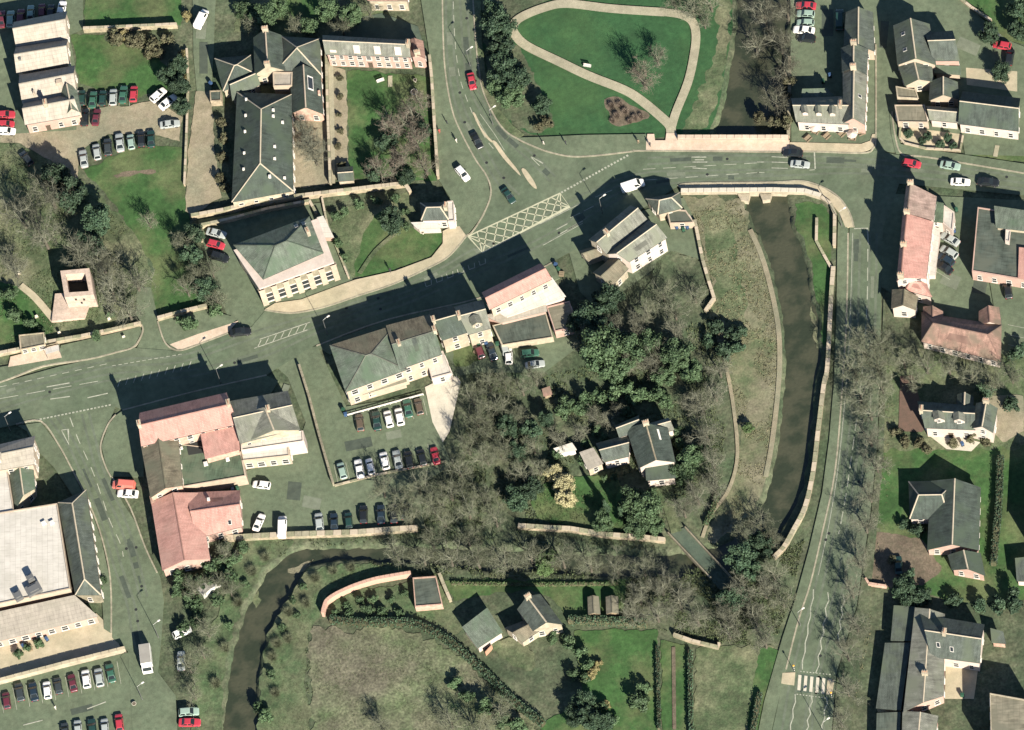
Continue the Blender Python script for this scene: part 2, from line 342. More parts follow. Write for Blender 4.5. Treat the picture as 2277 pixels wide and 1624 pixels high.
# ------------------------------------------------------------------ grass, soil and scrub patches
sheet('park_lawn', P(1066,-40, 1628,-40, 1628,73, 1612,156, 1599,234, 1582,279, 1575,306, 1440,306, 1300,306, 1180,300, 1130,272, 1100,245, 1080,195, 1070,100), 'park_lawn')
sheet('park_scrub', P(1070,-40, 1250,-40, 1200,12, 1160,30, 1128,60, 1140,100, 1170,130, 1200,200, 1230,260, 1215,292, 1180,296, 1135,270, 1104,245, 1084,195, 1074,100), 'scrub', sm=2)
sheet('riverbank_grass', P(1555,330-40, 1580,270, 1596,230, 1608,160, 1624,60, 1624,-40, 1590,-40, 1596,90, 1566,170, 1540,240, 1515,300), 'rough_grass', sm=2)
sheet('flower_bed', P(1345,222, 1375,216, 1400,235, 1432,250, 1440,262, 1400,275, 1360,277, 1350,250), 'soil', sm=3)
sheet('riverside_lawn', P(1766,452, 1828,452, 1850,482, 1852,600, 1846,668, 1838,745, 1832,770, 1822,680, 1812,651, 1802,585, 1789,533, 1770,500), 'lawn')
sheet('river_meadow', P(1525,440, 1642,446, 1668,507, 1694,565, 1716,651, 1732,729, 1735,818, 1730,885, 1718,989, 1704,1067, 1680,1128, 1640,1168, 1596,1200, 1570,1200, 1618,1090, 1645,1015, 1635,910, 1615,810, 1580,700, 1592,665, 1565,585, 1548,494), 'meadow', sm=2)
sheet('meadow_strip', P(1560,470, 1600,480, 1640,560, 1660,680, 1640,760, 1600,700, 1590,640, 1572,560), 'rough_grass', sm=3)
sheet('hall_garden_grass', P(738,470, 905,425, 930,445, 905,500, 985,512, 984,545, 960,573, 872,604, 782,618, 745,560), 'rough_grass')
sheet('hall_garden_lawn', P(800,555, 808,520, 832,482, 870,470, 905,503, 982,514, 984,540, 960,572, 872,603, 788,616), 'lawn', sm=2)
sheet('churchyard_grass', P(-60,330, 60,330, 110,352, 215,430, 300,520, 340,600, 330,715, 130,748, -60,790), 'rough_grass', sm=2)
sheet('churchyard_lawn', P(190,380, 300,330, 402,330, 408,400, 425,490, 440,600, 478,668, 460,688, 352,706, 340,600, 300,520, 250,450, 215,410), 'lawn', sm=2)
sheet('churchyard_corner_lawn', P(-60,640, 60,640, 110,700, 118,740, 60,745, -60,790), 'lawn', sm=2)
sheet('bare_soil_ring', P(255,392, 300,378, 345,380, 330,388, 290,392), 'soil', sm=3)
sheet('upper_lawn', P(188,-40, 402,-40, 402,58, 188,66), 'lawn')
sheet('school_lawn', P(158,78, 395,74, 404,120, 410,240, 352,205, 300,218, 178,188), 'lawn')
sheet('school_shrub_bed', P(240,70, 395,62, 400,140, 370,150, 330,110, 250,100), 'scrub', sm=3)
sheet('walled_garden_lawn', P(770,155, 955,170, 972,402, 775,398), 'lawn')
sheet('walled_garden_border', P(740,150, 770,155, 775,398, 742,402), 'gravel')
sheet('rear_garden', P(545,-40, 860,-40, 850,30, 780,92, 520,72), 'rough_grass')
sheet('rear_lawn', P(630,-40, 730,-40, 735,30, 690,45, 640,20), 'lawn', sm=3)
sheet('school_side_bed', P(480,245, 518,260, 514,450, 490,455, 470,330), 'scrub')
sheet('school_court', P(655,255, 735,250, 736,410, 650,420), 'gravel')
sheet('verge_north_east', P(2095,-60, 2340,-60, 2340,110, 2240,90, 2180,40), 'lawn')
sheet('front_lawn_east', P(2146,312, 2340,330, 2340,372, 2146,344), 'lawn')
sheet('east_gardens', P(1960,930, 2100,960, 2277,960, 2340,1330, 2160,1345, 1930,1300, 1935,1130), 'lawn')
sheet('east_gardens_rough', P(1920,770, 2340,790, 2340,990, 2180,1000, 1965,1000, 1940,930), 'rough_grass')
sheet('east_drive_garden', P(1920,1190, 2040,1200, 2090,1260, 2050,1300, 1925,1300), 'soil', sm=2)
sheet('south_garden_lawn', P(985,1290, 1390,1290, 1390,1380, 1270,1388, 1240,1340, 1190,1310, 1010,1335), 'lawn')
sheet('kitchen_garden', P(730,1370, 745,1338, 800,1312, 915,1290, 985,1300, 1005,1340, 1030,1400, 1000,1425, 910,1392, 800,1385), 'bank_green')
sheet('lower_garden_lawn', P(1275,1402, 1462,1402, 1468,1700, 1210,1700, 1200,1610, 1300,1560), 'lawn')
sheet('orchard_lawn', P(1470,1425, 1528,1435, 1530,1700, 1472,1700), 'lawn')
sheet('rough_paddock', P(1545,1440, 1722,1440, 1700,1530, 1672,1700, 1542,1700), 'rough_grass')
sheet('brown_meadow', P(690,1392, 900,1402, 1000,1445, 1080,1520, 1190,1610, 1260,1700, 690,1700, 686,1480), 'brown_meadow')
sheet('bank_grass', P(632,1345, 668,1290, 716,1262, 810,1256, 900,1270, 740,1320, 716,1360, 690,1400, 680,1500, 690,1700, 585,1700, 578,1560, 580,1490, 602,1400), 'bank_green', sm=2)
sheet('west_bank_grass', P(540,1200, 660,1205, 605,1240, 570,1290, 530,1370, 500,1470, 490,1700, 430,1700, 430,1500, 500,1330, 500,1230), 'bank_green', sm=2)
sheet('ringed_garden_lawn', P(1195,1085, 1290,1060, 1372,1072, 1425,1180, 1290,1176, 1195,1150), 'lawn', sm=2)
sheet('verge_south_east', P(1690,1440, 1738,1445, 1712,1700, 1650,1700), 'lawn')
# ------------------------------------------------------------------ yards and car parks
sheet('north_west_car_park', P(168,240, 290,236, 345,222, 405,262, 400,315, 330,295, 240,300, 178,335, 172,400, 200,440, 110,355, 40,320, -60,315, -60,295, 45,292, 168,288), 'gravel')
sheet('lane', P(428,-40, 482,-40, 478,40, 476,110, 470,205, 438,205, 430,120), 'asphalt_old')
sheet('school_path', P(436,205, 470,205, 478,330, 492,440, 425,480, 412,470, 420,330), 'gravel')
sheet('rear_yard_shade', P(700,92, 800,40, 850,30, 930,60, 940,95, 800,95), 'asphalt_dark')  # shade north of the garden range put into the colour as darker asphalt
sheet('west_service_yard', P(-60,-60, 185,-60, 185,66, 155,80, 175,190, 170,290, 40,298, -60,300), 'asphalt_old')
sheet('hall_yard', P(440,490, 600,465, 712,452, 740,520, 800,660, 590,700, 555,730, 520,735, 500,690, 470,620, 452,540), 'asphalt_old')
sheet('side_lane', P(298,790, 318,745, 315,722, 302,700, 305,640, 335,640, 350,700, 352,718, 362,760, 400,790), 'asphalt_old')
sheet('central_car_park', P(596,800, 706,770, 770,905, 945,878, 1005,1035, 930,1085, 945,1176, 706,1190, 563,1196, 500,1200, 470,1180, 545,1050, 660,1000, 680,940, 640,840), 'asphalt_old')
sheet('garden_paving', P(945,862, 1010,830, 1025,850, 1000,960, 985,985, 962,940), 'paving_pale')
sheet('back_court', P(985,760, 1150,715, 1270,700, 1290,770, 1210,830, 1060,830, 1000,840), 'asphalt_old')
sheet('back_lawn', P(1003,770, 1060,752, 1070,805, 1012,818), 'lawn')
sheet('pub_yard', P(1265,560, 1300,540, 1430,470, 1520,440, 1545,490, 1560,580, 1500,560, 1440,610, 1330,690, 1290,650), 'asphalt_old')
sheet('pub_garden', P(1470,560, 1560,580, 1580,660, 1500,690, 1440,640), 'scrub')
sheet('north_east_yard', P(1758,-60, 2100,-60, 2180,40, 2240,90, 2340,130, 2340,350, 2146,345, 2140,310, 2000,290, 1990,340, 1950,338, 1760,336, 1758,140), 'asphalt_old')
sheet('court_east', P(1945,430, 2340,450, 2340,800, 2230,790, 2110,705, 2040,690, 1960,640), 'asphalt_old')
sheet('bottom_car_park', P(-60,1535, 285,1452, 335,1520, 350,1700, -60,1700), 'asphalt_old')
sheet('shop_yard', P(-60,1440, 215,1365, 250,1400, 270,1445, -60,1530), 'paving_cream')
sheet('picnic_gravel', P(2003,282, 2140,300, 2138,333, 2060,330, 2003,318), 'paving_cream')
sheet('pale_concrete', P(2148,152, 2262,160, 2262,205, 2150,190), 'paving_cream')
sheet('drive_east', P(2195,880, 2277,880, 2277,960, 2230,985, 2200,960), 'gravel')
sheet('brick_paving', P(2002,838, 2030,836, 2062,950, 2050,962, 1998,960), 'brick_ground')
sheet('terrace_paving', P(2060,965, 2110,965, 2180,985, 2160,1005, 2105,1000), 'paving_pale')
sheet('cottage_yard', P(1085,1435, 1140,1420, 1190,1455, 1180,1490, 1140,1480), 'rough_grass', sm=2)
sheet('courtyard', TL('d4', 1610,1000, 1890,1040, 1850,1330, 1600,1330), 'paving_cream')
# ------------------------------------------------------------------ roads
ZR = 0.26
sheet('main_street', P(-80,872, 0,853, 130,817, 195,802, 260,786, 299,775, 400,782, 443,768, 510,742, 560,728, 589,693, 649,699, 720,686, 798,660, 876,634, 954,598, 993,577, 1019,551, 1040,525, 1050,518, 1074,481, 1092,434, 1084,396, 1100,340, 1154,316, 1179,325, 1218,340, 1272,351, 1335,348, 1403,340, 1439,338, 1720,342, 1809,340, 1918,343, 1950,336, 1990,345, 2060,352, 2277,388, 2360,398,
    2360,450, 2277,436, 2000,410, 1960,520, 1900,520, 1890,476, 1866,442, 1830,419, 1783,405, 1720,408, 1543,410, 1507,416, 1430,465, 1300,545, 1190,605, 1080,660, 860,712, 700,770, 593,835, 430,872, 273,913, 250,903, 156,928, 91,939, 36,946, -80,968), 'asphalt', ZR)
sheet('north_road', P(985,-60, 985,52, 990,156, 1006,247, 1027,299, 1058,357, 1084,396, 1095,425, 1156,330, 1154,312, 1123,292, 1097,255, 1074,203, 1066,161, 1058,91, 1050,-60), 'asphalt', ZR+.004)
sheet('river_road', P(1899,500, 1965,495, 1960,600, 1958,800, 1950,1000, 1935,1150, 1905,1350, 1860,1500, 1850,1624, 1840,1720, 1695,1720, 1718,1624, 1745,1500, 1775,1380, 1800,1300, 1830,1180, 1855,1050, 1870,900, 1880,750, 1885,600, 1890,500), 'asphalt', ZR+.004)
sheet('market_road', P(91,935, 130,989, 161,1046, 198,1119, 227,1197, 247,1290, 250,1420, 285,1450, 300,1720, 420,1720, 395,1624, 391,1548, 352,1496, 359,1430, 365,1339, 357,1285, 323,1218, 299,1158, 273,1119, 247,1062, 234,1036, 224,994, 240,947, 260,900), 'asphalt_old', ZR+.008)
# ------------------------------------------------------------------ raised pavements
def pave(name, dpts, m, z1=0.37, label=None):
    mb = MB().prism(g2(dpts), 0.0, z1); o = mb.build(name, m); o['kind'] = 'structure'
    if label: o['label'] = label
    return o
pave('hall_pavement', P(589,690, 649,697, 720,684, 798,658, 876,632, 954,596, 993,575, 1019,549, 1037,526, 1022,505, 1000,508, 985,516, 985,543, 960,574, 880,604, 790,624, 745,640, 670,668, 612,676), 'paving_cream')
pave('park_pavement', P(1150,308, 1215,306, 1300,302, 1437,300, 1439,336, 1403,338, 1335,346, 1272,349, 1218,338, 1179,323), 'asphalt_old')
pave('bridge_pavement_north', P(1437,322, 1440,300, 1455,300, 1457,314, 1480,314, 1482,298, 1505,298, 1508,314, 1756,314, 1756,338, 1437,338), 'paving_pink', .38)
pave('bridge_pavement_south', P(1507,415, 1543,409, 1720,407, 1783,404, 1830,419, 1866,442, 1890,476, 1899,507, 1880,507, 1868,478, 1842,446, 1800,428, 1720,422, 1520,425), 'paving_cream', .38)
pave('north_road_pavement', P(930,-40, 984,-40, 984,52, 989,156, 1005,247, 1026,299, 1057,357, 1083,396, 1091,434, 1073,481, 1044,518, 1036,525, 1012,500, 1000,440, 975,400, 965,200, 952,100), 'asphalt_old', .36)
pave('north_road_pavement_east', P(1051,-40, 1068,-40, 1072,90, 1080,160, 1090,200, 1110,245, 1140,280, 1165,300, 1154,311, 1123,291, 1098,254, 1075,202, 1067,160, 1059,90), 'rough_grass', .36)
pave('west_pavement', P(-80,868, 0,850, 96,816, 195,800, 260,784, 299,771, 316,738, 312,728, 250,744, 136,770, 130,796, 20,815, -80,830), 'asphalt_old')
pave('bus_stop_paving', P(19,818, 24,795, 128,768, 138,797), 'paving_pink', .38)
pave('corner_pavement', P(352,716, 366,758, 384,776, 406,779, 443,766, 508,742, 524,722, 515,705, 460,690, 356,714), 'asphalt_old')
pave('corner_pavement_slabs', P(378,768, 395,778, 406,778, 443,765, 508,741, 530,715, 512,722, 440,745), 'paving_pink', .38)
pave('shop_pavement', P(259,925, 242,947, 226,994, 236,1036, 249,1062, 320,1062, 320,960, 273,915), 'asphalt_old')
pave('market_pavement_west', P(40,948, 92,941, 128,990, 159,1047, 196,1120, 225,1198, 245,1290, 248,1410, 232,1400, 225,1300, 205,1215, 180,1130, 120,1040, 80,1000, 60,960), 'asphalt_old')
pave('row_pavement', P(704,772, 860,714, 1080,662, 1190,607, 1230,585, 1245,620, 1080,700, 880,745, 735,790), 'asphalt_old')
pave('bank_pavement', P(273,915, 430,874, 593,837, 620,850, 600,880, 320,960), 'asphalt_old')
pave('river_footway', P(1864,482, 1886,510, 1883,700, 1872,880, 1857,1050, 1830,1180, 1802,1300, 1776,1380, 1748,1490, 1722,1600, 1700,1700, 1672,1700, 1700,1560, 1740,1420, 1770,1330, 1800,1220, 1828,1100, 1844,980, 1854,860, 1860,700, 1862,560), 'asphalt_old', .36)
pave('river_road_east_verge', P(1966,640, 1960,800, 1952,1000, 1937,1150, 1907,1350, 1862,1500, 1852,1624, 1842,1720, 1880,1720, 1900,1560, 1930,1380, 1950,1180, 1965,1000, 1972,800), 'scrub', .34)
pave('north_east_pavement', P(1757,338, 1918,341, 1942,331, 1948,300, 1940,300, 1935,315, 1915,322, 1757,318), 'paving_cream', .36)
pave('east_pavement', P(1992,343, 2060,350, 2277,386, 2360,396, 2360,372, 2277,366, 2145,346, 2060,334, 2003,322, 1990,290, 1984,250, 1978,250, 1982,300), 'asphalt_old', .36)
# kerbs and park paths
def kerb(pts, wd=.34, z=.40, m='kerb_stone'):
    mb = ribbon(MB(), resample(g2(smooth(pts, 4)), 1.5), wd, 0.0, z); o = mb.build('kerb', m); o['kind'] = 'structure'; return o
for c in (P(-80,869, 0,852, 96,816, 195,801, 260,785, 299,772, 318,739, 315,723), P(351,716, 365,759, 383,777, 406,780, 443,767, 508,742),
          P(589,691, 649,698, 720,685, 798,659, 876,633, 954,597, 993,576, 1019,550, 1038,526, 1050,518, 1074,481, 1092,434, 1084,396, 1058,357, 1027,299, 1006,247, 990,156, 985,52, 984,-40),
          P(1050,-40, 1058,91, 1066,161, 1074,203, 1097,255, 1123,292, 1154,312, 1179,324, 1218,339, 1272,350, 1335,347, 1403,339, 1439,337, 1720,339, 1809,339, 1918,342, 1942,331, 1948,299, 1948,100),
          P(1507,415, 1543,409, 1720,407, 1783,404, 1830,418, 1866,441, 1890,476, 1899,507), P(1984,250, 1990,300, 2006,345, 2060,351, 2277,387),
          P(36,945, 91,938, 130,989, 161,1046, 198,1119, 227,1197, 246,1290, 248,1410), P(258,924, 240,947, 224,994, 234,1036, 247,1062),
          P(273,914, 430,873, 593,836), P(704,771, 860,713, 1080,661, 1190,606, 1235,582),
          P(1886,520, 1883,700, 1872,880, 1857,1050, 1830,1180, 1802,1300, 1776,1380, 1748,1490), P(250,1063, 290,1130, 323,1218, 350,1275)):
    kerb(c)
def path(name, pts, wd, m='path', z=.30, label=None):
    o = ribbon(MB(), resample(g2(smooth(pts, 5)), 1.2), wd, z, z).build(name, m); o['kind'] = 'structure'; return o
path('park_path', P(1478,29, 1361,21, 1262,10, 1213,18, 1161,39, 1140,60, 1147,81, 1174,105, 1244,139, 1309,170, 1387,201, 1426,225, 1473,264, 1491,284, 1492,305), 2.2)
path('park_path', P(1492,290, 1504,250, 1530,185, 1543,128, 1548,81, 1540,50, 1516,35, 1478,29), 2.0, z=.305)
path('churchyard_path', P(46,636, 80,665, 122,715), 1.6, 'paving_cream')
path('riverside_path', P(1616,819, 1632,911, 1640,1015, 1621,1090, 1582,1145, 1562,1197), .8, 'gravel')
path('river_edge_shingle', P(1668,512, 1693,568, 1715,645, 1731,730, 1734,806, 1729,885, 1717,985, 1703,1062), 1.1, 'gravel', z=.24)
path('villa_drive', P(1470,1085, 1488,1130, 1505,1185), 2.4, 'rough_grass')
path('garden_walk', P(868,170, 868,195), 1.0)
path('hall_garden_path', P(800,610, 835,560, 880,520), 1.0, 'rough_grass')
path('east_garden_path', P(2218,325, 2213,350), 1.0)
path('border_path', P(732,100, 736,250, 738,410), 1.6, 'path')
path('wall_top_path', P(1498,1440, 1500,1624), .8, 'soil')
# ------------------------------------------------------------------ painted markings (flat paint on the carriageway)
ZM = ZR+.014
def paint(name, lines, wd=.16, m='road_paint', z=ZM):
    """lines: list of polylines in map units; one marking object"""
    mb = MB()
    for L in lines: ribbon(mb, g2(L), wd, z, z)
    o = mb.build(name, m); o['kind'] = 'structure'; return o
def dashes(a, b, n, duty=.6):
    out = []
    for i in range(n):
        t0, t1 = i/n, (i+duty)/n
        out.append([(a[0]+(b[0]-a[0])*t0, a[1]+(b[1]-a[1])*t0), (a[0]+(b[0]-a[0])*t1, a[1]+(b[1]-a[1])*t1)])
    return out
def poly_dashes(pts, step, duty=.6):
    ps = resample(pts, 1.0); out = []; cur = []; s = 0
    for i in range(len(ps)-1):
        s += math.hypot(ps[i+1][0]-ps[i][0], ps[i+1][1]-ps[i][1])
        if (s % step)/step < duty: cur.append(ps[i])
        elif cur:
            if len(cur) > 1: out.append(cur)
            cur = []
    if len(cur) > 1: out.append(cur)
    return out
# box junction
A, B, C, Dd = (1041, 527), (1246, 431), (1267, 461), (1073, 563)
lerp = lambda p, q, t: (p[0]+(q[0]-p[0])*t, p[1]+(q[1]-p[1])*t)
paint('box_junction_border', [[A, B, C, Dd, A]], .34, 'yellow_paint')
hl = []
n = 9
for i in range(0, n+1):
    t = i/n
    hl.append([lerp(A, B, max(0, t-.10)), lerp(Dd, C, min(1, t+.10))]); hl.append([lerp(A, B, min(1, t+.10)), lerp(Dd, C, max(0, t-.10))])
paint('box_junction_hatching', hl, .24, 'yellow_paint', ZM+.004)
paint('give_way_line', [lerpseg for lerpseg in dashes((1248, 430), (1400, 345), 22, .55)], .5)
paint('bay_line', [smooth(P(1092,434, 1076,480, 1050,518), 4)], .16)
paint('centre_line', poly_dashes(smooth(P(1008,5, 1012,90, 1020,160, 1032,205, 1055,262, 1082,312, 1100,335), 6), 30, .6), .16)
paint('hatch_edge_line', [smooth(P(1060,262, 1085,305, 1112,340), 4), smooth(P(1068,255, 1100,300, 1122,336), 4)], .12)
paint('lane_line', dashes((1430, 378), (1700, 363), 6, .62), .14)
paint('lane_line', dashes((1434, 402), (1705, 384), 6, .62), .14)
paint('lane_line', [P(1538,351, 1571,351), P(1540,362, 1573,362), P(1540,375, 1572,377), P(1545,357, 1566,357)], .22)
paint('lane_line', [P(1716,350, 1752,352), P(1716,362, 1752,363), P(1716,375, 1752,376), P(1684,362, 1700,362), P(1684,385, 1700,385)], .18)
paint('stop_line', [P(1811,340, 1813,377)], .3)
paint('stop_line', [P(1800,380, 1812,379)], .2)
paint('slow_triangle', [P(1179,349, 1200,370, 1208,365, 1179,349)], .16)
paint('turn_arrow', [P(1245,522, 1290,497), P(1238,512, 1262,499), P(1262,512, 1296,493)], .22)
paint('lane_line', dashes((1324, 440), (1362, 424), 1, 1)+dashes((1268, 486), (1330, 455), 2, .7), .15)
paint('lane_line', [P(1200,500, 1290,455), P(1208,547, 1296,498)], .14)
zz = []
for i in range(6):   # broken parking boxes along the street
    x, y = 945+i*24, 633-i*9.5; zz += [P(x,y-4, x+3,y+6, x+14,y+2), P(x+14,y-9, x+15,y+2)]
paint('bay_marking', zz, .16)
hz = []
for i in range(7):
    x, y = 573+i*17, 772-i*6.2; hz.append([(x, y+2), (x+8, y-14)])
hz += [P(566,776, 684,735), P(578,756, 690,718)]
paint('hatched_bay', hz, .2)
hz = []
for i in range(10):
    x, y = 262+i*17.5, 862-i*4.6; hz.append([(x, y), (x+6, y-16)])
paint('hatched_bay', hz, .18)
paint('lane_line', dashes((0, 862), (250, 808), 9, .55)+dashes((0, 888), (236, 846), 4, .7), .15)
paint('lane_line', [P(104,862, 155,853), P(112,889, 156,883), P(195,886, 240,876)], .26)
paint('lane_line', dashes((250, 815), (410, 788), 12, .6), .15)
paint('give_way_line', dashes((40, 944), (250, 901), 26, .6), .35)
paint('give_way_triangle', [P(137,958, 152,956, 154,990, 137,958)], .22)
paint('centre_line', poly_dashes(smooth(P(156,930, 175,980, 205,1046, 228,1110, 245,1160, 268,1210, 275,1240), 6), 40, .6), .18)
paint('lane_line', [P(1899,510, 1929,509, 1931,545)], .25)
paint('bay_line', poly_dashes(smooth(P(1930,555, 1929,650, 1926,720, 1921,790, 1912,880, 1896,1000, 1880,1110, 1865,1190), 5), 42, .72), .2)
paint('edge_line', [smooth(P(1896,520, 1893,640, 1888,760, 1878,900, 1864,1040, 1845,1160, 1820,1280), 4)], .1)
# zigzag lines and zebra crossing
def zigzag(a, b, n, amp=3.0):
    out = []
    for i in range(n+1):
        t = i/n; p = lerp(a, b, t); out.append((p[0]+(amp if i % 2 else -amp), p[1]))
    return out
zl = [zigzag(T('d4',485,395), T('d4',380,1080), 9, 1.5), zigzag(T('d4',612,420), T('d4',508,1110), 10, 2.6), zigzag(T('d4',742,440), T('d4',690,840), 7, 2.6),
      zigzag(T('d4',330,1290), T('d4',280,1620), 5, 1.8), zigzag(T('d4',470,1300), T('d4',420,1620), 6, 2.6), zigzag(T('d4',600,1310), T('d4',548,1620), 5, 2.2)]
for L in zl: paint('zigzag_line', [L], .22)
for i in range(6):
    x = 352+i*51
    s = TL('d4', x,1125+i*7, x+26,1128+i*7, x+16,1258+i*7, x-10,1255+i*7)
    sheet('zebra_stripe', s, 'paving_pale', ZM+.006)
sheet('zebra_border', TL('d4', 340,1110, 640,1150, 625,1300, 320,1270), 'asphalt_dark', ZR+.010)
for q in (TL('d4', 215,1110, 325,1105, 315,1215, 205,1200), TL('d4', 600,1290-120, 660,1290-120, 640,1290, 590,1290)):
    pave('dropped_kerb', q, 'paving_cream', .385)
paint('crossing_studs', [dd for dd in dashes(T('d4',365,1095), T('d4',640,1125), 10, .5)+dashes(T('d4',335,1290), T('d4',600,1325), 10, .5)], .22)
# car-park bay lines
def bays(a, b, n, vec, tilename):
    paint('bay_line', [[lerp(a, b, i/n), (lerp(a, b, i/n)[0]+vec[0], lerp(a, b, i/n)[1]+vec[1])] for i in range(n+1)], .1)
bays(T('d1',0,1260), T('d1',1000,1010), 9, (9, 50), '')
bays(T('a1',650,790), T('a1',1100,780), 5, (2, 34), '')
bays(T('c2',690,880), T('c2',1490,700), 8, (9, 40), '')
bays(T('c2',1000,430), T('c2',1450,310), 4, (9, 38), '')
bays(T('b4',1560,480), T('b4',1500,760), 4, (38, 22), '')
bays(T('b4',1980,850), T('b4',1980,850), 1, (10, 60), '')
bays(T('b4',2140,1230), T('b4',2140,1400), 2, (40, 8), '')
paint('lane_arrow', [P(194,1578, 236,1562), P(52,1614, 95,1603)], .25)
# traffic islands
def island(pts, label):
    o = MB().prism(g2(pts), 0.1, .42).build('traffic_island', 'paving_cream'); tag(o, label, 'traffic island', kind=None); return o
island(smooth(P(1096,318, 1104,318, 1126,348, 1150,378, 1158,392, 1148,384, 1118,352), 3, True), 'long pale kerbed traffic island in the mouth of the north road')
island(smooth(P(1160,380, 1168,378, 1186,402, 1194,420, 1186,418, 1172,402), 3, True), 'short pale traffic island nearest the yellow box junction')
island(smooth(P(1052,255, 1058,256, 1070,285, 1088,308, 1096,316, 1090,316, 1072,296), 3, True), 'thin pale splitter island up the north road')

# ------------------------------------------------------------------ wear on the carriageways: wheel tracks, patches, covers
def track(pts, off, wd, m, z):
    w2 = resample(g2(smooth(pts, 5)), 2.0); L, Rr = rib_sides(w2, abs(off)*2); use = L if off > 0 else Rr
    o = ribbon(MB(), use, wd, z, z).build('tyre_track', m); o['kind'] = 'structure'
mat('asphalt_worn', (.094, .110, .076), (.080, .096, .065), .5, rough=.8, c3=(.070, .084, .056), scale2=.25, fine=.16, bscale=5, mott=.12, coords=W_)
mat('asphalt_patch', (.040, .051, .038), (.050, .062, .045), .8, rough=.85, fine=.16, bscale=5, mott=.12, coords=W_)
mat('asphalt_pale', (.118, .132, .094), (.102, .116, .080), .8, rough=.9, fine=.16, bscale=5, mott=.12, coords=W_)
mat('iron', (.03, .032, .03), rough=.6, metal=.4)
lanes = [P(0,876, 130,838, 260,808, 400,800, 560,748, 720,702, 880,652, 980,606, 1060,560, 1180,505, 1300,440, 1420,395, 1560,388, 1720,386, 1900,380, 2100,395, 2277,415),
         P(0,905, 130,868, 260,838, 420,832, 580,790, 720,728, 880,678, 1000,628, 1100,585, 1220,530, 1330,462, 1440,412, 1560,398, 1720,396),
         P(1440,360, 1560,355, 1720,355, 1900,360, 2100,378, 2277,402),
         P(1000,-20, 1000,80, 1006,160, 1022,235, 1046,290, 1078,345, 1110,400, 1150,440), P(1030,-20, 1036,90, 1044,160, 1060,215, 1092,268, 1130,310, 1180,350, 1230,400),
         P(1905,520, 1902,640, 1897,780, 1886,910, 1870,1050, 1848,1180, 1820,1310, 1790,1420, 1765,1520, 1745,1640), P(1942,520, 1940,640, 1936,780, 1926,910, 1910,1050, 1890,1180, 1866,1310, 1835,1420, 1810,1520, 1795,1640),
         P(118,930, 160,990, 188,1050, 215,1110, 240,1180, 262,1260, 290,1340, 305,1420, 330,1500), P(190,920, 205,980, 222,1046, 250,1110, 275,1170, 298,1240, 320,1330)]
for i, L in enumerate(lanes):
    for off in (-.8, .8): track(L, off, .55, 'asphalt_worn', ZR+.0095+.0004*(i % 3)+(.0005 if off > 0 else 0))
rn = random.Random(5)
for i in range(46):
    L = resample(smooth(lanes[i % len(lanes)], 5), 3.0); p = rn.choice(L); L2, W2 = rn.uniform(12, 55), rn.uniform(5, 14); a = L[min(L.index(p)+3, len(L)-1)]; an = math.atan2(a[1]-p[1], a[0]-p[0]); ca, sa = math.cos(an), math.sin(an)
    q = [(p[0]+x*ca-y*sa, p[1]+x*sa+y*ca) for x, y in ((0, -W2/2), (L2, -W2/2), (L2, W2/2), (0, W2/2))]
    sheet('road_patch', q, 'asphalt_patch' if i % 3 else 'asphalt_pale', ZR+.0115+i*.00003)
mcv = MB().tube((0, 0, 0), (0, 0, .004), .34, .34, 14); mcm = None
for i in range(34):
    L = resample(smooth(lanes[i % len(lanes)], 5), 3.0); p = G(rn.choice(L)); k_ = rn.uniform(-1.2, 1.2)
    if mcm is None: o = mcv.build('manhole_cover', 'iron'); mcm = o.data
    else: o = link(bpy.data.objects.new('manhole_cover', mcm))
    o.location = (p.x+k_, p.y, ZR+.014); o['kind'] = 'structure'
for (t_, x, y, sx, sy, an, mm) in (('c2',500,1200,40,26,.2,'asphalt_pale'), ('c2',900,700,60,22,-.2,'asphalt_patch'), ('c2',1200,620,34,18,-.2,'asphalt_pale'), ('c2',350,1100,30,40,.1,'asphalt_patch'), ('c2',250,300,14,60,.35,'asphalt_pale'), ('d1',700,1420,50,14,-.25,'asphalt_patch'), ('d1',1100,500,24,40,.05,'asphalt_patch'),
                     ('a4',600,200,26,60,0,'asphalt_patch'), ('a4',1080,300,18,60,.1,'asphalt_patch'), ('a4',1800,400,50,26,.4,'asphalt_pale'), ('b4',1650,850,40,30,.4,'asphalt_pale'), ('b4',1900,900,30,34,.2,'asphalt_patch'), ('a1',1740,500,18,70,0,'asphalt_patch'), ('a1',1720,260,22,40,.1,'asphalt_pale')):
    c = T(t_, x, y); ca, sa = math.cos(an), math.sin(an)
    sheet('yard_patch', [(c[0]+u*sx/2*ca-v*sy/2*sa, c[1]+u*sx/2*sa+v*sy/2*ca) for u, v in ((-1, -1), (1, -1), (1, 1), (-1, 1))], mm, .2+abs(sx-sy)*.0002+x*.00001)
# gravel shoals at the river edge
for i, q in enumerate((P(1650,470, 1672,520, 1690,565, 1700,590, 1690,588, 1664,530), P(1716,900, 1728,960, 1716,1040, 1706,1060, 1712,990), P(1800,680, 1812,700, 1822,760, 1815,760), P(1640,1180, 1690,1150, 1700,1165, 1650,1200), P(560,1330, 572,1310, 580,1330, 566,1352), P(640,1262, 690,1236, 700,1244, 660,1270))):
    o = sheet('gravel_shoal', q, 'meadow', -.985+i*.003, sm=3)
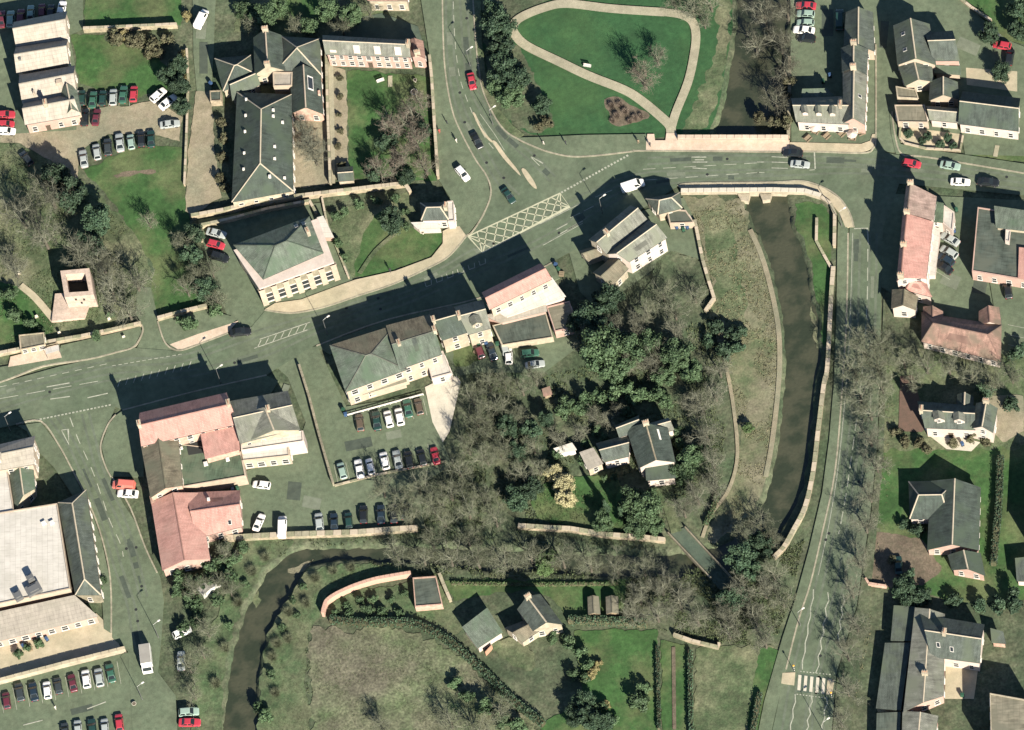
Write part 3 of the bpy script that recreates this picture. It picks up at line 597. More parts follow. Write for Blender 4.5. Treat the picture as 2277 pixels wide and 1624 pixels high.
# ------------------------------------------------------------------ buildings
def shift(mb, loc):
    mb.V = [(v[0]-loc[0], v[1]-loc[1], v[2]-loc[2]) for v in mb.V]; return mb
def window_meshes():
    f = MB()
    for (x0, x1, z0, z1) in ((-.55, .55, 1.42, 1.5), (-.55, -.47, 0, 1.5), (.47, .55, 0, 1.5), (-.47, .47, .70, .78)):
        f.box(((x0+x1)/2, -.03, z0), x1-x0, .1, z1-z0)
    f.box((0, -.07, -.1), 1.3, .24, .1)
    me = bpy.data.meshes.new('window'); me.from_pydata(f.V, [], f.F); me.materials.append(MATS['frame_white'])
    g = MB().box((0, .0, 0), 1.0, .05, 1.46)
    mg = bpy.data.meshes.new('pane'); mg.from_pydata(g.V, [], g.F); mg.materials.append(MATS['window_glass'])
    d = MB().box((0, 0, 0), 1.0, .1, 2.1); d.box((0, -.02, 2.1), 1.2, .14, .12)
    md = bpy.data.meshes.new('door'); md.from_pydata(d.V, [], d.F); md.materials.append(MATS['wood_dark'])
    return me, mg, md
WM, PM, DM = window_meshes()
def add_window(root, p, z, ang, sx=1, sz=1):
    o = bpy.data.objects.new('window', WM); link(o); o.parent = root
    o.location = (p[0]-root.location.x, p[1]-root.location.y, z-root.location.z); o.rotation_euler = (0, 0, ang); o.scale = (sx, 1, sz)
    g = bpy.data.objects.new('pane', PM); link(g); g.parent = o
def wall_windows(root, a, b, eh, base=0.0, door=False, big=False, cen=None, gap=2.7):
    dx, dy = b[0]-a[0], b[1]-a[1]; L = math.hypot(dx, dy)
    if L < 2.2: return
    n = (dy/L, -dx/L); mx, my = (a[0]+b[0])/2, (a[1]+b[1])/2
    if (mx-cen[0])*n[0]+(my-cen[1])*n[1] < 0: n = (-n[0], -n[1])
    if n[1] > 0.35: return
    ang = math.atan2(n[1], n[0])+math.pi/2
    k = max(1, int((L-.6)/gap)); st = max(1, int(eh/2.75)); fl = eh/st
    for s in range(st):
        for i in range(k):
            t = (i+.5)/k; p = (a[0]+dx*t+n[0]*.03, a[1]+dy*t+n[1]*.03)
            if s == 0 and door and i == k//2:
                o = bpy.data.objects.new('door', DM); link(o); o.parent = root; o.location = (p[0]-root.location.x, p[1]-root.location.y, .15-root.location.z); o.rotation_euler = (0, 0, ang); continue
            z = base+s*fl+min(.95, fl*.33)
            add_window(root, p, z, ang, (1.35 if big else 1.0)*(.86+.3*((i*37+s*17+int(abs(a[0]*10))) % 10)/10), min(1.3, (fl-1.15)/1.5) if fl > 2 else .8)
def inset(q, d):
    c = sum((Vector(p) for p in q), Vector((0, 0)))/len(q); out = []
    for p in q:
        v = c-Vector(p); out.append(tuple(Vector(p)+v.normalized()*d))
    return out
def chimney(root, parent, x, y, z0, z1, rz, sx=.75, sy=1.3, pots=3, m='stone_pale'):
    loc = root.location
    o = shift(MB().box((x, y, z0), sx, sy, z1-z0, rz).box((x, y, z1), sx+.16, sy+.16, .14, rz), loc).build('chimney', m, parent)
    mb = MB()
    for i in range(pots):
        t = (i-(pots-1)/2)*sy/max(pots, 1)*.9
        mb.tube((x-math.sin(rz)*t, y+math.cos(rz)*t, z1+.14), (x-math.sin(rz)*t, y+math.cos(rz)*t, z1+.6), .13, .1, 6)
    shift(mb, loc).build('chimney_pots', 'chimney_pot', parent if parent is root else o) if parent is root else None
def block(root, q, eh, rh, roof='gable', axis='ew', wall='stone_pale', rm='slate', wins=True, extras=(), over=.3, door=False, hipk=.9, ridge=True, big=False, px=True, gap=2.7, hmono=None, ridgem=None, rk=.5, rm0=None):
    """q: map quad NW,NE,SE,SW of the eaves as the photo shows them (at height eh)"""
    if px: q = [G(p, eh) for p in q]
    q = [(p[0], p[1]) for p in q]; loc = root.location
    if axis == 'ns': q = [q[3], q[0], q[1], q[2]]
    cen = (sum(p[0] for p in q)/4, sum(p[1] for p in q)/4)
    w = inset(q, over*1.4) if roof != 'flat' else q
    mid = lambda a, b: ((a[0]+b[0])/2, (a[1]+b[1])/2)
    lk = lambda a, b: (a[0]+(b[0]-a[0])*rk, a[1]+(b[1]-a[1])*rk)
    R0, R1 = lk(q[0], q[3]), lk(q[1], q[2]); W0, W1 = lk(w[0], w[3]), lk(w[1], w[2])
    v3 = lambda p, z: Vector((p[0], p[1], z))
    walls = MB()
    if roof == 'gable':
        k = math.hypot(w[0][0]-w[3][0], w[0][1]-w[3][1])/max(1e-6, math.hypot(q[0][0]-q[3][0], q[0][1]-q[3][1]))
        zt = rh-(rh-eh)*(1-k)*0-.12; ez = eh-.02
        walls.face([v3(w[0], -.3), v3(w[1], -.3), v3(w[1], ez), v3(w[0], ez)]); walls.face([v3(w[2], -.3), v3(w[3], -.3), v3(w[3], ez), v3(w[2], ez)])
        walls.face([v3(w[1], -.3), v3(w[2], -.3), v3(w[2], ez), v3(W1, zt), v3(w[1], ez)]); walls.face([v3(w[3], -.3), v3(w[0], -.3), v3(w[0], ez), v3(W0, zt), v3(w[3], ez)])
    elif roof == 'mono':     # low edge q2-q3, high edge q0-q1
        zs = [rh-.1, rh-.1, eh-.1, eh-.1]
        for i in range(4): j = (i+1) % 4; walls.face([v3(w[i], -.3), v3(w[j], -.3), v3(w[j], zs[j]), v3(w[i], zs[i])])
    else:
        for i in range(4): j = (i+1) % 4; walls.face([v3(w[i], -.3), v3(w[j], -.3), v3(w[j], eh-.02), v3(w[i], eh-.02)])
    wo = shift(walls, loc).build('wall', wall, root); fixn(wo)
    rb = MB(); th = .2; ends = (R0, R1); rp = None
    if roof == 'gable':
        rb.slab([v3(q[0], eh), v3(q[1], eh), v3(R1, rh), v3(R0, rh)], th); rb.slab([v3(R0, rh), v3(R1, rh), v3(q[2], eh), v3(q[3], eh)], th)
        rp = (R0, R1)
    elif roof == 'hip':
        L = math.hypot(R1[0]-R0[0], R1[1]-R0[1]); Wd = math.hypot(q[0][0]-q[3][0], q[0][1]-q[3][1]); t = min(.49, hipk*Wd/2/L)
        A_ = (R0[0]+(R1[0]-R0[0])*t, R0[1]+(R1[1]-R0[1])*t); B_ = (R1[0]-(R1[0]-R0[0])*t, R1[1]-(R1[1]-R0[1])*t)
        rb.slab([v3(q[0], eh), v3(q[1], eh), v3(B_, rh), v3(A_, rh)], th); rb.slab([v3(A_, rh), v3(B_, rh), v3(q[2], eh), v3(q[3], eh)], th)
        rb.slab([v3(q[1], eh), v3(q[2], eh), v3(B_, rh)], th); rb.slab([v3(q[3], eh), v3(q[0], eh), v3(A_, rh)], th); rp = (A_, B_)
    elif roof == 'mono':
        rb.slab([v3(q[0], rh), v3(q[1], rh), v3(q[2], eh), v3(q[3], eh)], th)
    elif roof == 'flat':
        iq = inset(q, .35); rb.slab([v3(p, eh-.25) for p in iq], .15)
        pb = MB()
        for i in range(4):
            j = (i+1) % 4; pb.face([v3(q[i], eh), v3(q[j], eh), v3(iq[j], eh), v3(iq[i], eh)]); pb.face([v3(iq[i], eh), v3(iq[j], eh), v3(iq[j], eh-.25), v3(iq[i], eh-.25)])
        fixn(shift(pb, loc).build('parapet', ridgem or wall, root))
    if rm0:
        r2_ = MB(); e_ = (rp[0], rp[1]); keep = MB(); n6 = 6
        r2_.V, r2_.F, r2_.UV = rb.V[:rb.F[n6-1][-1]+1], rb.F[:n6], rb.UV[:n6]; o_ = rb.F[n6-1][-1]+1
        rb.V, rb.F, rb.UV = rb.V[o_:], [[k-o_ for k in f] for f in rb.F[n6:]], rb.UV[n6:]
        shift(r2_, loc).build('roof', rm0, root)
    ro = shift(rb, loc).build('roof', rm, root)
    if rp and ridge:
        rr = MB(); a, b = Vector((rp[0][0], rp[0][1], rh)), Vector((rp[1][0], rp[1][1], rh)); d = (b-a).normalized(); s = Vector((-d.y, d.x, 0))*.17
        rr.face([a+s+Vector((0, 0, -.02)), b+s+Vector((0, 0, -.02)), b+Vector((0, 0, .09)), a+Vector((0, 0, .09))]); rr.face([a+Vector((0, 0, .09)), b+Vector((0, 0, .09)), b-s+Vector((0, 0, -.02)), a-s+Vector((0, 0, -.02))])
        if roof == 'hip':
            for (c, e) in ((q[1], b), (q[2], b), (q[0], a), (q[3], a)):
                c = Vector((c[0], c[1], eh)); dd = (e-c).normalized(); s2 = Vector((-dd.y, dd.x, 0)).normalized()*.15; up = Vector((0, 0, .1))
                rr.face([c+s2+up*.4, e+s2+up*.4, e+up, c+up]); rr.face([c+up, e+up, e-s2+up*.4, c-s2+up*.4])
        shift(rr, loc).build('ridge_tiles', ridgem or ('coping' if rm.startswith('slate') else rm), ro)
    if roof in ('gable', 'hip'):      # gutters along both eaves
        for (a, b) in ((q[0], q[1]), (q[3], q[2])):
            gm = MB().tube((a[0], a[1], eh-.12), (b[0], b[1], eh-.12), .07, .07, 5); shift(gm, loc).build('gutter', 'metal_dark', ro)
    ridang = math.atan2(R1[1]-R0[1], R1[0]-R0[0])
    for e in extras:
        if e[0] == 'ch':       # chimney on the ridge at u, optional across offset
            u = e[1]; x, y = R0[0]+(R1[0]-R0[0])*u, R0[1]+(R1[1]-R0[1])*u
            chimney(root, ro, x, y, rh-.9, rh+(e[2] if len(e) > 2 else 1.1), ridang)
            pm = MB()
            for i in range(3):
                t = (i-1)*.4; pm.tube((x-math.sin(ridang)*t, y+math.cos(ridang)*t, rh+1.2), (x-math.sin(ridang)*t, y+math.cos(ridang)*t, rh+1.65), .13, .1, 6)
            shift(pm, loc).build('chimney_pot', 'chimney_pot', ro)
        else:
            side, u, v = e[1], e[2], e[3]; ea, eb = (q[0], q[1]) if side == 0 else (q[3], q[2])
            A3 = v3((R0[0]+(R1[0]-R0[0])*u, R0[1]+(R1[1]-R0[1])*u), rh); E3 = v3((ea[0]+(eb[0]-ea[0])*u, ea[1]+(eb[1]-ea[1])*u), eh)
            p = A3.lerp(E3, v); al = Vector((math.cos(ridang), math.sin(ridang), 0)); dn = (E3-A3).normalized(); nn = al.cross(dn); nn = nn if nn.z > 0 else -nn
            if e[0] == 'sky':
                sx, sy = (e[4], e[5]) if len(e) > 5 else (.8, 1.1)
                fr = MB().slab([p+al*a*sx/2+dn*b_*sy/2+nn*.07 for a, b_ in ((-1, -1), (1, -1), (1, 1), (-1, 1))], .12)
                k = shift(fr, loc).build('skylight', e[6] if len(e) > 6 else 'frame_white', ro)
                if len(e) <= 6:
                    gl = MB().slab([p+al*a*sx*.4+dn*b_*sy*.42+nn*.085 for a, b_ in ((-1, -1), (1, -1), (1, 1), (-1, 1))], .02)
                    shift(gl, loc).build('pane', 'window_glass', ro)
            elif e[0] == 'dorm':
                wd = e[4] if len(e) > 4 else 1.6; hgt = 1.4; fz = p.z; hd = Vector((dn.x, dn.y, 0)).normalized()
                f = v3((p.x, p.y), fz); depth = (E3-A3).length*.45
                bk = f-hd*depth
                db = MB()
                c = [f-al*wd/2, f+al*wd/2, bk+al*wd/2, bk-al*wd/2]; z1 = fz+hgt
                db.face([c[0]-Vector((0, 0, .6)), c[1]-Vector((0, 0, .6)), v3(c[1], z1), v3(f, z1+wd*.4), v3(c[0], z1)])
                db.face([c[1]-Vector((0, 0, .6)), c[2], v3(c[2], z1), v3(c[1], z1)]); db.face([c[0]-Vector((0, 0, .6)), c[3], v3(c[3], z1), v3(c[0], z1)])
                dd = shift(db, loc).build('dormer', wall, ro)
                dr = MB(); ov = hd*.2
                for s in (-1, 1): dr.slab([v3(f+ov, z1+wd*.4), v3(bk, z1+wd*.4), v3(bk+al*s*(wd/2+.15), z1-.06), v3(f+ov+al*s*(wd/2+.15), z1-.06)], .1)
                shift(dr, loc).build('dormer_roof', e[5] if len(e) > 5 else rm, ro)
                ang = math.atan2(hd.y, hd.x)+math.pi/2
                if wd > 1.3: add_window(root, (f.x+hd.x*.03, f.y+hd.y*.03), fz+.05, ang, .9, .8)
            elif e[0] == 'box':
                shift(MB().box((p.x, p.y, p.z-.3), e[4], e[5], e[6]+.3, ridang), loc).build('roof_vent', e[7] if len(e) > 7 else 'metal_grey', ro)
    if wins:
        for i in range(4):
            j = (i+1) % 4; wall_windows(root, w[i], w[j], eh if roof != 'mono' else min(eh, rh), 0.0, door and i == 2, big, cen, gap)
    return ro
def bld(name, label, cat, d, group=None):
    p = G(d); o = empty(name, (p.x, p.y, 0)); return tag(o, label, cat, group)

# --- north-west: parallel pale roofs
r = bld('works_building', 'pale building with four parallel ridged roofs at the north-west car park', 'building', (105, 180))
block(r, TL('a1', 115,190, 575,95, 578,335, 135,400), 4.5, 7.3, wall='render_cream', rm='roof_cream')
block(r, TL('a1', 135,402, 580,337, 590,545, 140,628), 4.5, 7.3, wall='render_cream', rm='roof_cream', extras=[('box', 1, .1, .3, .6, .6, .5)])
block(r, TL('a1', 165,640, 640,560, 655,790, 190,890), 4.6, 7.3, wall='render_cream', rm='roof_cream', extras=[('box', 1, .72, .35, 1.4, 1.0, .9, 'render_cream'), ('box', 1, .25, .7, .3, .8, 1.6, 'render_cream')])
block(r, TL('a1', 200,880, 620,800, 685,985, 212,1068), 4.6, 7.2, wall='render_pink', rm='roof_cream', door=True, extras=[('ch', .45)])
block(r, TL('a1', 510,770, 655,745, 690,960, 560,980), 4.7, 7.0, 'gable', 'ns', wall='render_cream', rm='slate_green', wins=False)
# --- school complex
r = bld('school_building', 'rambling slate-roofed school with many wings and white roof vents', 'school', (600, 250))
block(r, P(527,205, 648,210, 652,425, 515,450), 4.6, 8.6, 'hip', 'ns', wall='stone_pale', rm='slate_dark', ridgem='coping',
      extras=[('box', 1, u, v, .55, .55, .5, 'frame_white') for u, v in ((.12, .3), (.12, .75), (.3, .45), (.42, .45), (.72, .4), (.78, .4), (.68, .7))]+[('box', 0, u, .6, .5, .5, .45, 'frame_white') for u in (.25, .4, .6, .75, .9)])
block(r, TL('a2', -330,500, -20,470, 60,650, -260,780), 4.0, 6.4, 'hip', 'ew', wall='stone_pale', rm='slate_dark')
block(r, TL('a2', -200,660, 20,600, 60,720, -180,860), 3.6, 5.6, 'gable', 'ew', wall='stone_pale', rm='slate')
block(r, TL('a2', 0,320, 240,300, 270,600, 10,640), 5.4, 8.6, 'gable', 'ns', wall='stone_pale', rm='slate_dark', ridgem='render_cream', extras=[('ch', .02), ('ch', .98)])
block(r, TL('a2', 240,310, 568,330, 580,640, 180,620), 4.4, 8.0, 'hip', 'ns', wall='stone_red', rm='slate')
block(r, TL('a2', 310,600, 575,612, 596,975, 330,965), 4.3, 7.2, 'gable', 'ns', wall='stone_red', rm='slate_dark', ridgem='render_cream', extras=[('sky', 1, .62, .35, 3.6, 1.5), ('box', 1, .45, .85, 1.0, .5, .8, 'stone_red')])
block(r, TL('a2', 165,615, 335,615, 330,730, 170,735), 5.0, 5.0, 'flat', 'ew', wall='render_cream', rm='roof_cream', wins=False)
r = bld('garden_range', 'long low house with white skylights facing the walled garden', 'house', (830, 150))
block(r, TL('a2', 590,300, 1335,345, 1345,490, 615,465), 5.6, 7.6, wall='render_pink', rm='slate_light', door=True, gap=1.9,
      extras=[('sky', 1, u, .55, 1.5, 1.9, 'render_white') for u in (.38, .62, .86)]+[('sky', 1, .1, .75, 1.5, .6, 'render_white'), ('ch', .99)])
block(r, TL('a2', 1310,345, 1450,350, 1470,500, 1350,490), 5.2, 6.4, 'gable', 'ns', wall='render_pink', rm='tile_brownpink', extras=[('ch', .1)])
r = bld('northern_house', 'stone house with dark openings on the top edge north of the garden range', 'house', (870, -20))
block(r, TL('a2', 960,-170, 1310,-170, 1320,8, 975,8), 5.0, 7.5, wall='stone_pale', rm='tile_brownpink', gap=2.4)
# --- church tower and bus shelter
r = bld('church_tower', 'roofless square pink stone tower in the churchyard', 'tower', (155, 690))
q = [G(p, 5.9) for p in TL('b1', 515,765, 762,742, 800,968, 552,992)]; q = [(p.x, p.y) for p in q]; iq = inset(q, 1.5)
mb = MB(); v3 = lambda p, z: (p[0], p[1], z)
for i in range(4):
    j = (i+1) % 4
    mb.face([v3(q[i], -.3), v3(q[j], -.3), v3(q[j], 5.9), v3(q[i], 5.9)]); mb.face([v3(iq[i], 5.9), v3(iq[j], 5.9), v3(iq[j], 2.0), v3(iq[i], 2.0)]); mb.face([v3(q[i], 5.9), v3(q[j], 5.9), v3(iq[j], 5.9), v3(iq[i], 5.9)])
fixn(shift(mb, r.location).build('wall', 'tower_stone', r)); mb = MB(); mb.face([v3(p, 2.0) for p in iq]); shift(mb, r.location).build('tower_floor', 'hollow_shade', r)  # floor coloured near black for the shade down the hollow tower
q2 = [G(p, .9) for p in TL('b1', 470,960, 800,940, 720,1165, 440,1195)]; shift(MB().prism([(p.x, p.y) for p in q2], -.3, .9), r.location).build('plinth', 'tower_stone', r)
cxy = [sum(p[k] for p in q)/4 for k in (0, 1)]
for t_, z_ in ((.35, 4.0), (.62, 3.6), (.5, 2.2)):
    x_, y_ = q[3][0]+(q[2][0]-q[3][0])*t_, q[3][1]+(q[2][1]-q[3][1])*t_; shift(MB().box((x_, y_, z_), .45, .12, .9, math.atan2(q[2][1]-q[3][1], q[2][0]-q[3][0])), r.location).build('slit_window', 'hollow_shade', r)  # dark boxes standing in for the shade of the slit openings
r = bld('bus_shelter', 'small pale flat-roofed shelter beside the main street at far left', 'shelter', (70, 760))
block(r, TL('b1', 160,1312, 375,1290, 388,1395, 172,1438), 2.6, 2.6, 'flat', wall='wall_stone', rm='felt_tan', gap=1.6)
r = bld('bus_canopy', 'little pale glazed bus canopy on the pink paving at the street edge', 'bus stop', (115, 785))
q = [G(p, 2.3) for p in TL('b1', 385,1430, 500,1400, 508,1445, 395,1480)]
for p in q: shift(MB().tube((p.x, p.y, 0), (p.x, p.y, 2.3), .05, .05, 6), r.location).build('post', 'metal_grey', r)
shift(MB().prism([(p.x, p.y) for p in q], 2.3, 2.42), r.location).build('canopy', 'roof_white', r)
# --- town hall with pilasters
r = bld('town_hall', 'hip-roofed hall with white cornice and tall pale pilasters on the street', 'hall', (640, 620))
eh = 8.2
qb = [G(p, eh) for p in TL('b2', -150,590, 540,330, 672,690, 62,905)]; qb = [(p.x, p.y) for p in qb]
wq = MB()
for i in range(4):
    j = (i+1) % 4; wq.face([v3(qb[i], -.3), v3(qb[j], -.3), v3(qb[j], eh-.5), v3(qb[i], eh-.5)])
fixn(shift(wq, r.location).build('wall', 'stone_pale', r))
shift(MB().prism([(p[0], p[1]) for p in inset(qb, -.5)], eh-.5, eh), r.location).build('cornice', 'render_white', r)
block(r, TL('b2', -170,545, 478,302, 600,612, 82,838), eh+.5, eh+3.0, 'hip', 'ew', wall='render_white', rm='slate_green', wins=False, ridgem='slate_green', hipk=1.2, extras=[('sky', 0, .8, .7), ('sky', 0, .9, .7), ('ch', .9)])
def pil(a, b, n, zt, d=.35, wd=1.0, name='pilaster', m='render_cream'):
    dx, dy = b[0]-a[0], b[1]-a[1]; L = math.hypot(dx, dy); nn = (dy/L, -dx/L); cx = sum(p[0] for p in qb)/4; cy = sum(p[1] for p in qb)/4
    if ((a[0]+b[0])/2-cx)*nn[0]+((a[1]+b[1])/2-cy)*nn[1] < 0: nn = (-nn[0], -nn[1])
    for i in range(n+1):
        t = i/n; p = (a[0]+dx*t+nn[0]*d/2, a[1]+dy*t+nn[1]*d/2)
        shift(MB().box((p[0], p[1], -.2), wd, d, zt+.2, math.atan2(dy, dx)).box((p[0], p[1], zt-.4), wd+.2, d+.2, .4, math.atan2(dy, dx)), r.location).build(name, m, r)
    for i in range(n):
        t = (i+.5)/n; p = (a[0]+dx*t, a[1]+dy*t); an = math.atan2(nn[1], nn[0])+math.pi/2
        add_window(r, (p[0]+nn[0]*.03, p[1]+nn[1]*.03), 1.0, an, 1.8, 2.4)
        shift(MB().box((p[0]+nn[0]*.04, p[1]+nn[1]*.04, 4.9), L/n-1.2, .08, 2.4, math.atan2(dy, dx)), r.location).build('wall_panel', 'wall_stone_dark', r)
pil(qb[3], qb[2], 6, eh-.6, .5, 1.3); 
r = bld('hall_porch', 'small pale lean-to porch on the east side of the town hall', 'porch', (730, 530))
block(r, TL('b2', 545,320, 600,305, 690,480, 600,480), 2.6, 3.2, 'mono', wall='render_pink', rm='roof_white', wins=False)
r = bld('toll_lodge', 'little white-walled lodge at the corner of the box junction', 'lodge', (975, 480))
block(r, TL('b2', 1425,185, 1660,178, 1668,330, 1432,335), 4.3, 6.3, 'hip', 'ew', wall='render_white', rm='slate', gap=1.6, hipk=.7, extras=[('ch', .95, .9)])
block(r, TL('b2', 1345,355, 1560,345, 1610,398, 1400,408), 2.6, 2.8, 'mono', wall='render_white', rm='roof_white', wins=False)
block(r, TL('b2', 1655,170, 1705,165, 1715,340, 1660,345), 3.9, 3.9, 'flat', wall='render_white', rm='roof_white', gap=1.2)
# --- shops along the south side of the street (row)
r = bld('pink_roofed_shop', 'long narrow shop with salmon roof and white back extensions', 'shop', (1170, 660))
block(r, TL('b2', 1950,950, 2453,700, 2550,835, 2020,1095), 8.0, 9.4, wall='render_cream', rm='tile_pink')
block(r, TL('b2', 2025,1085, 2553,835, 2670,985, 2150,1160), 4.6, 5.4, 'mono', wall='render_white', rm='roof_white', extras=())
block(r, TL('b2', 1960,1150, 2500,1060, 2510,1110, 2110,1210), 3.6, 3.9, 'mono', wall='render_pink', rm='roof_cream', wins=False)
block(r, TL('b2', 2503,1070, 2700,1022, 2765,1240, 2575,1285), 3.4, 3.4, 'flat', wall='render_pink', rm='felt_tan')
block(r, TL('b2', 2040,1230, 2500,1120, 2560,1330, 2120,1400), 2.6, 2.6, 'flat', wall='stone_pale', rm='felt_dark', wins=False)
r = bld('gabled_slate_shop', 'pale slate shop with pointed rear dormer between dark roof and salmon roof', 'shop', (1050, 720))
block(r, TL('b2', 1700,1075, 1960,1010, 2030,1255, 1835,1310), 7.4, 9.8, wall='stone_pale', rm='slate_light', extras=[('ch', 0.0), ('dorm', 1, .5, .75, 2.2)])
r = bld('dark_slate_shop', 'dark slate roofed shop squeezed between paler roofs', 'shop', (1000, 745))
block(r, TL('b2', 1495,1110, 1700,1060, 1830,1290, 1610,1360), 7.0, 9.4, wall='stone_pale', rm='slate_dark', extras=[('ch', 0.0)])
r = bld('green_roofed_hotel', 'wide corner block with greenish slopes and cream rear wall', 'building', (850, 830))
block(r, P(733,768, 880,722, 905,822, 768,872), 7.4, 9.0, 'hip', 'ew', wall='render_cream', rm='slate_green', rm0='tile_brown', ridgem='slate_light', hipk=1.1, extras=[('ch', .98)], big=True)
block(r, P(858,724, 957,698, 983,788, 888,822), 7.8, 9.4, 'gable', 'ew', wall='render_cream', rm='slate_green', rm0='tile_brown', ridgem='slate_light', extras=[('ch', .99), ('sky', 1, .5, .3, 1.0, 3.0, 'slate')])
block(r, P(945,790, 985,780, 1005,830, 960,842), 3.4, 3.4, 'flat', wall='render_white', rm='roof_white')
block(r, P(775,868, 900,835, 905,848, 782,885), 3.0, 3.4, 'mono', wall='render_cream', rm='felt_tan', wins=False)
# --- bank corner block
r = bld('salmon_corner_bank', 'corner block with bright salmon front roof and brown wing', 'building', (400, 990))
block(r, TL('c1', 1190,430, 1935,255, 2030,525, 1205,715), 8.4, 10.6, wall='stone_red', rm='tile_pink', extras=[('ch', .01), ('ch', .98)])
block(r, TL('c1', 1205,715, 1520,640, 1560,1050, 1285,1155), 7.0, 8.8, 'gable', 'ns', wall='stone_red', rm='tile_brown')
block(r, TL('c1', 1505,690, 2060,760, 2100,965, 1560,1060), 4.6, 4.6, 'flat', wall='render_cream', rm='felt_green', wins=False)
block(r, TL('c1', 1710,600, 2030,522, 2048,742, 1752,822), 7.2, 7.6, 'mono', wall='stone_red', rm='tile_pink', wins=False)
for (x, y, s) in ((1755,860,.9), (1942,822,.8), (1550,725,.5)):
    p = G(T('c1', x, y), 4.9); shift(MB().box((p.x, p.y, 4.3), s, s, .6), r.location).build('roof_vent', 'frame_white', r)
p = [G(T('c1', x, y), 4.42) for x, y in ((1575,640), (1715,610), (1735,770), (1610,790))]; shift(MB().prism([(a.x, a.y) for a in p], 4.2, 4.45), r.location).build('light_well_shade', 'hollow_shade', r)  # dark slab on the flat roof, painted shade in place of a hole
r = bld('gabled_grey_bank', 'pale grey bank with triangular roof gable and white cornices over tall windows', 'bank', (600, 1000))
block(r, TL('c2', -205,330, 295,240, 395,560, -115,690), 8.2, 10.4, wall='stone_pale', rm='slate_light', extras=[('ch', .6)])
block(r, TL('c2', -110,440, 330,400, 400,575, -20,660), 8.3, 10.7, 'gable', 'ns', wall='stone_pale', rm='slate_light', wins=False)
block(r, TL('c2', -110,665, 425,580, 432,665, -105,745), 6.4, 6.4, 'flat', wall='render_white', rm='roof_white', wins=False)
block(r, TL('c2', -105,735, 300,700, 312,790, -100,835), 4.6, 4.6, 'flat', wall='render_cream', rm='roof_white', big=True, gap=2.4)
r = bld('salmon_yard_house', 'large salmon tiled L-shaped building beside the market road', 'building', (420, 1180))
block(r, TL('c1', 1290,1190, 1690,1110, 1795,1676, 1385,1775), 4.2, 6.6, 'gable', 'ns', wall='render_pink', rm='tile_pink')
block(r, TL('c1', 1590,1110, 2050,1090, 2068,1400, 1680,1500), 4.0, 6.2, 'gable', 'ew', wall='render_pink', rm='tile_pink', extras=[('box', 0, .4, .5, .6, .6, .6, 'frame_white'), ('sky', 1, .75, .7)])
block(r, TL('c1', 1280,1150, 1480,1085, 1490,1130, 1290,1205), 4.6, 5.2, 'mono', wall='render_pink', rm='tile_brownpink', wins=False)
# --- west: supermarket group
r = bld('cream_gabled_shop', 'pale tiled shop at the left edge on the market road corner', 'shop', (35, 1000))
block(r, TL('c1', -260,760, 300,625, 292,868, -250,960), 7.2, 8.8, wall='render_cream', rm='roof_cream', extras=[('dorm', 1, .45, .5, 1.4)])
block(r, TL('c1', 75,915, 282,885, 300,1075, 130,1260), 4.4, 6.6, 'gable', 'ns', wall='stone_pale', rm='slate_green')
r = bld('supermarket', 'big flat cream-roofed supermarket with slate street wing at lower left', 'shop', (70, 1230))
block(r, TL('c1', -200,920, 62,905, 120,1275, -200,1320), 5.6, 5.6, 'flat', wall='render_cream', rm='roof_white', wins=False)
block(r, TL('c1', -200,1310, 488,1200, 600,1930, -200,2100), 5.8, 5.8, 'flat', wall='render_cream', rm='roof_white', wins=False)
block(r, TL('c1', 495,1195, 735,1085, 862,1985, 642,1985), 5.0, 7.2, 'hip', 'ns', wall='wall_stone_dark', rm='slate', hipk=1.0)
block(r, TL('d1', -200,640, 642,455, 838,620, -200,880), 3.6, 4.6, 'mono', wall='render_pink', rm='roof_cream', big=True)
for (x, y, sx, sy, h) in ((285,385,3.4,2.4,1.2), (262,300,1.6,1.6,1.8), (150,440,1.8,2.2,1.1)):
    p = G(T('d1', x, y), 6.5); shift(MB().box((p.x, p.y, 5.5), sx, sy, h, .25).box((p.x, p.y, 5.5+h), sx*.6, sy*.6, .25, .25), r.location).build('air_handling_unit', 'metal_grey', r)
for (x, y) in ((370,1365), (440,1360)):
    p = G(T('c1', x, y), 6.2); shift(MB().box((p.x, p.y, 5.5), 1.0, .8, .6, .25), r.location).build('roof_vent', 'frame_white', r)
# --- pub group by the junction
r = bld('twin_gabled_pub', 'pair of parallel pale slate roofs set diagonally beside the box junction', 'pub', (1380, 540))
block(r, TL('b3', 700,500, 1055,205, 1205,330, 850,622), 6.6, 8.8, wall='stone_pale', rm='slate_light', extras=[('ch', .25)])
block(r, TL('b3', 850,622, 1205,332, 1370,482, 1045,690), 6.4, 8.6, wall='render_white', rm='slate_light')
block(r, TL('b3', 735,780, 890,655, 1040,745, 885,905), 4.2, 6.0, wall='stone_pale', rm='tile_brown')
block(r, TL('b3', 615,595, 790,545, 835,625, 685,680), 3.0, 4.2, wall='stone_pale', rm='tile_brown', wins=False)
r = bld('bridge_end_house', 'small faceted hip-roofed house beside the river bridge', 'house', (1470, 460))
block(r, TL('b3', 1185,150, 1478,95, 1500,230, 1290,285), 4.0, 6.2, 'hip', 'ew', wall='stone_pale', rm='slate', hipk=.8)
block(r, TL('b3', 1365,240, 1530,245, 1600,350, 1390,360), 3.0, 3.0, 'flat', wall='render_cream', rm='felt_dark', extras=())
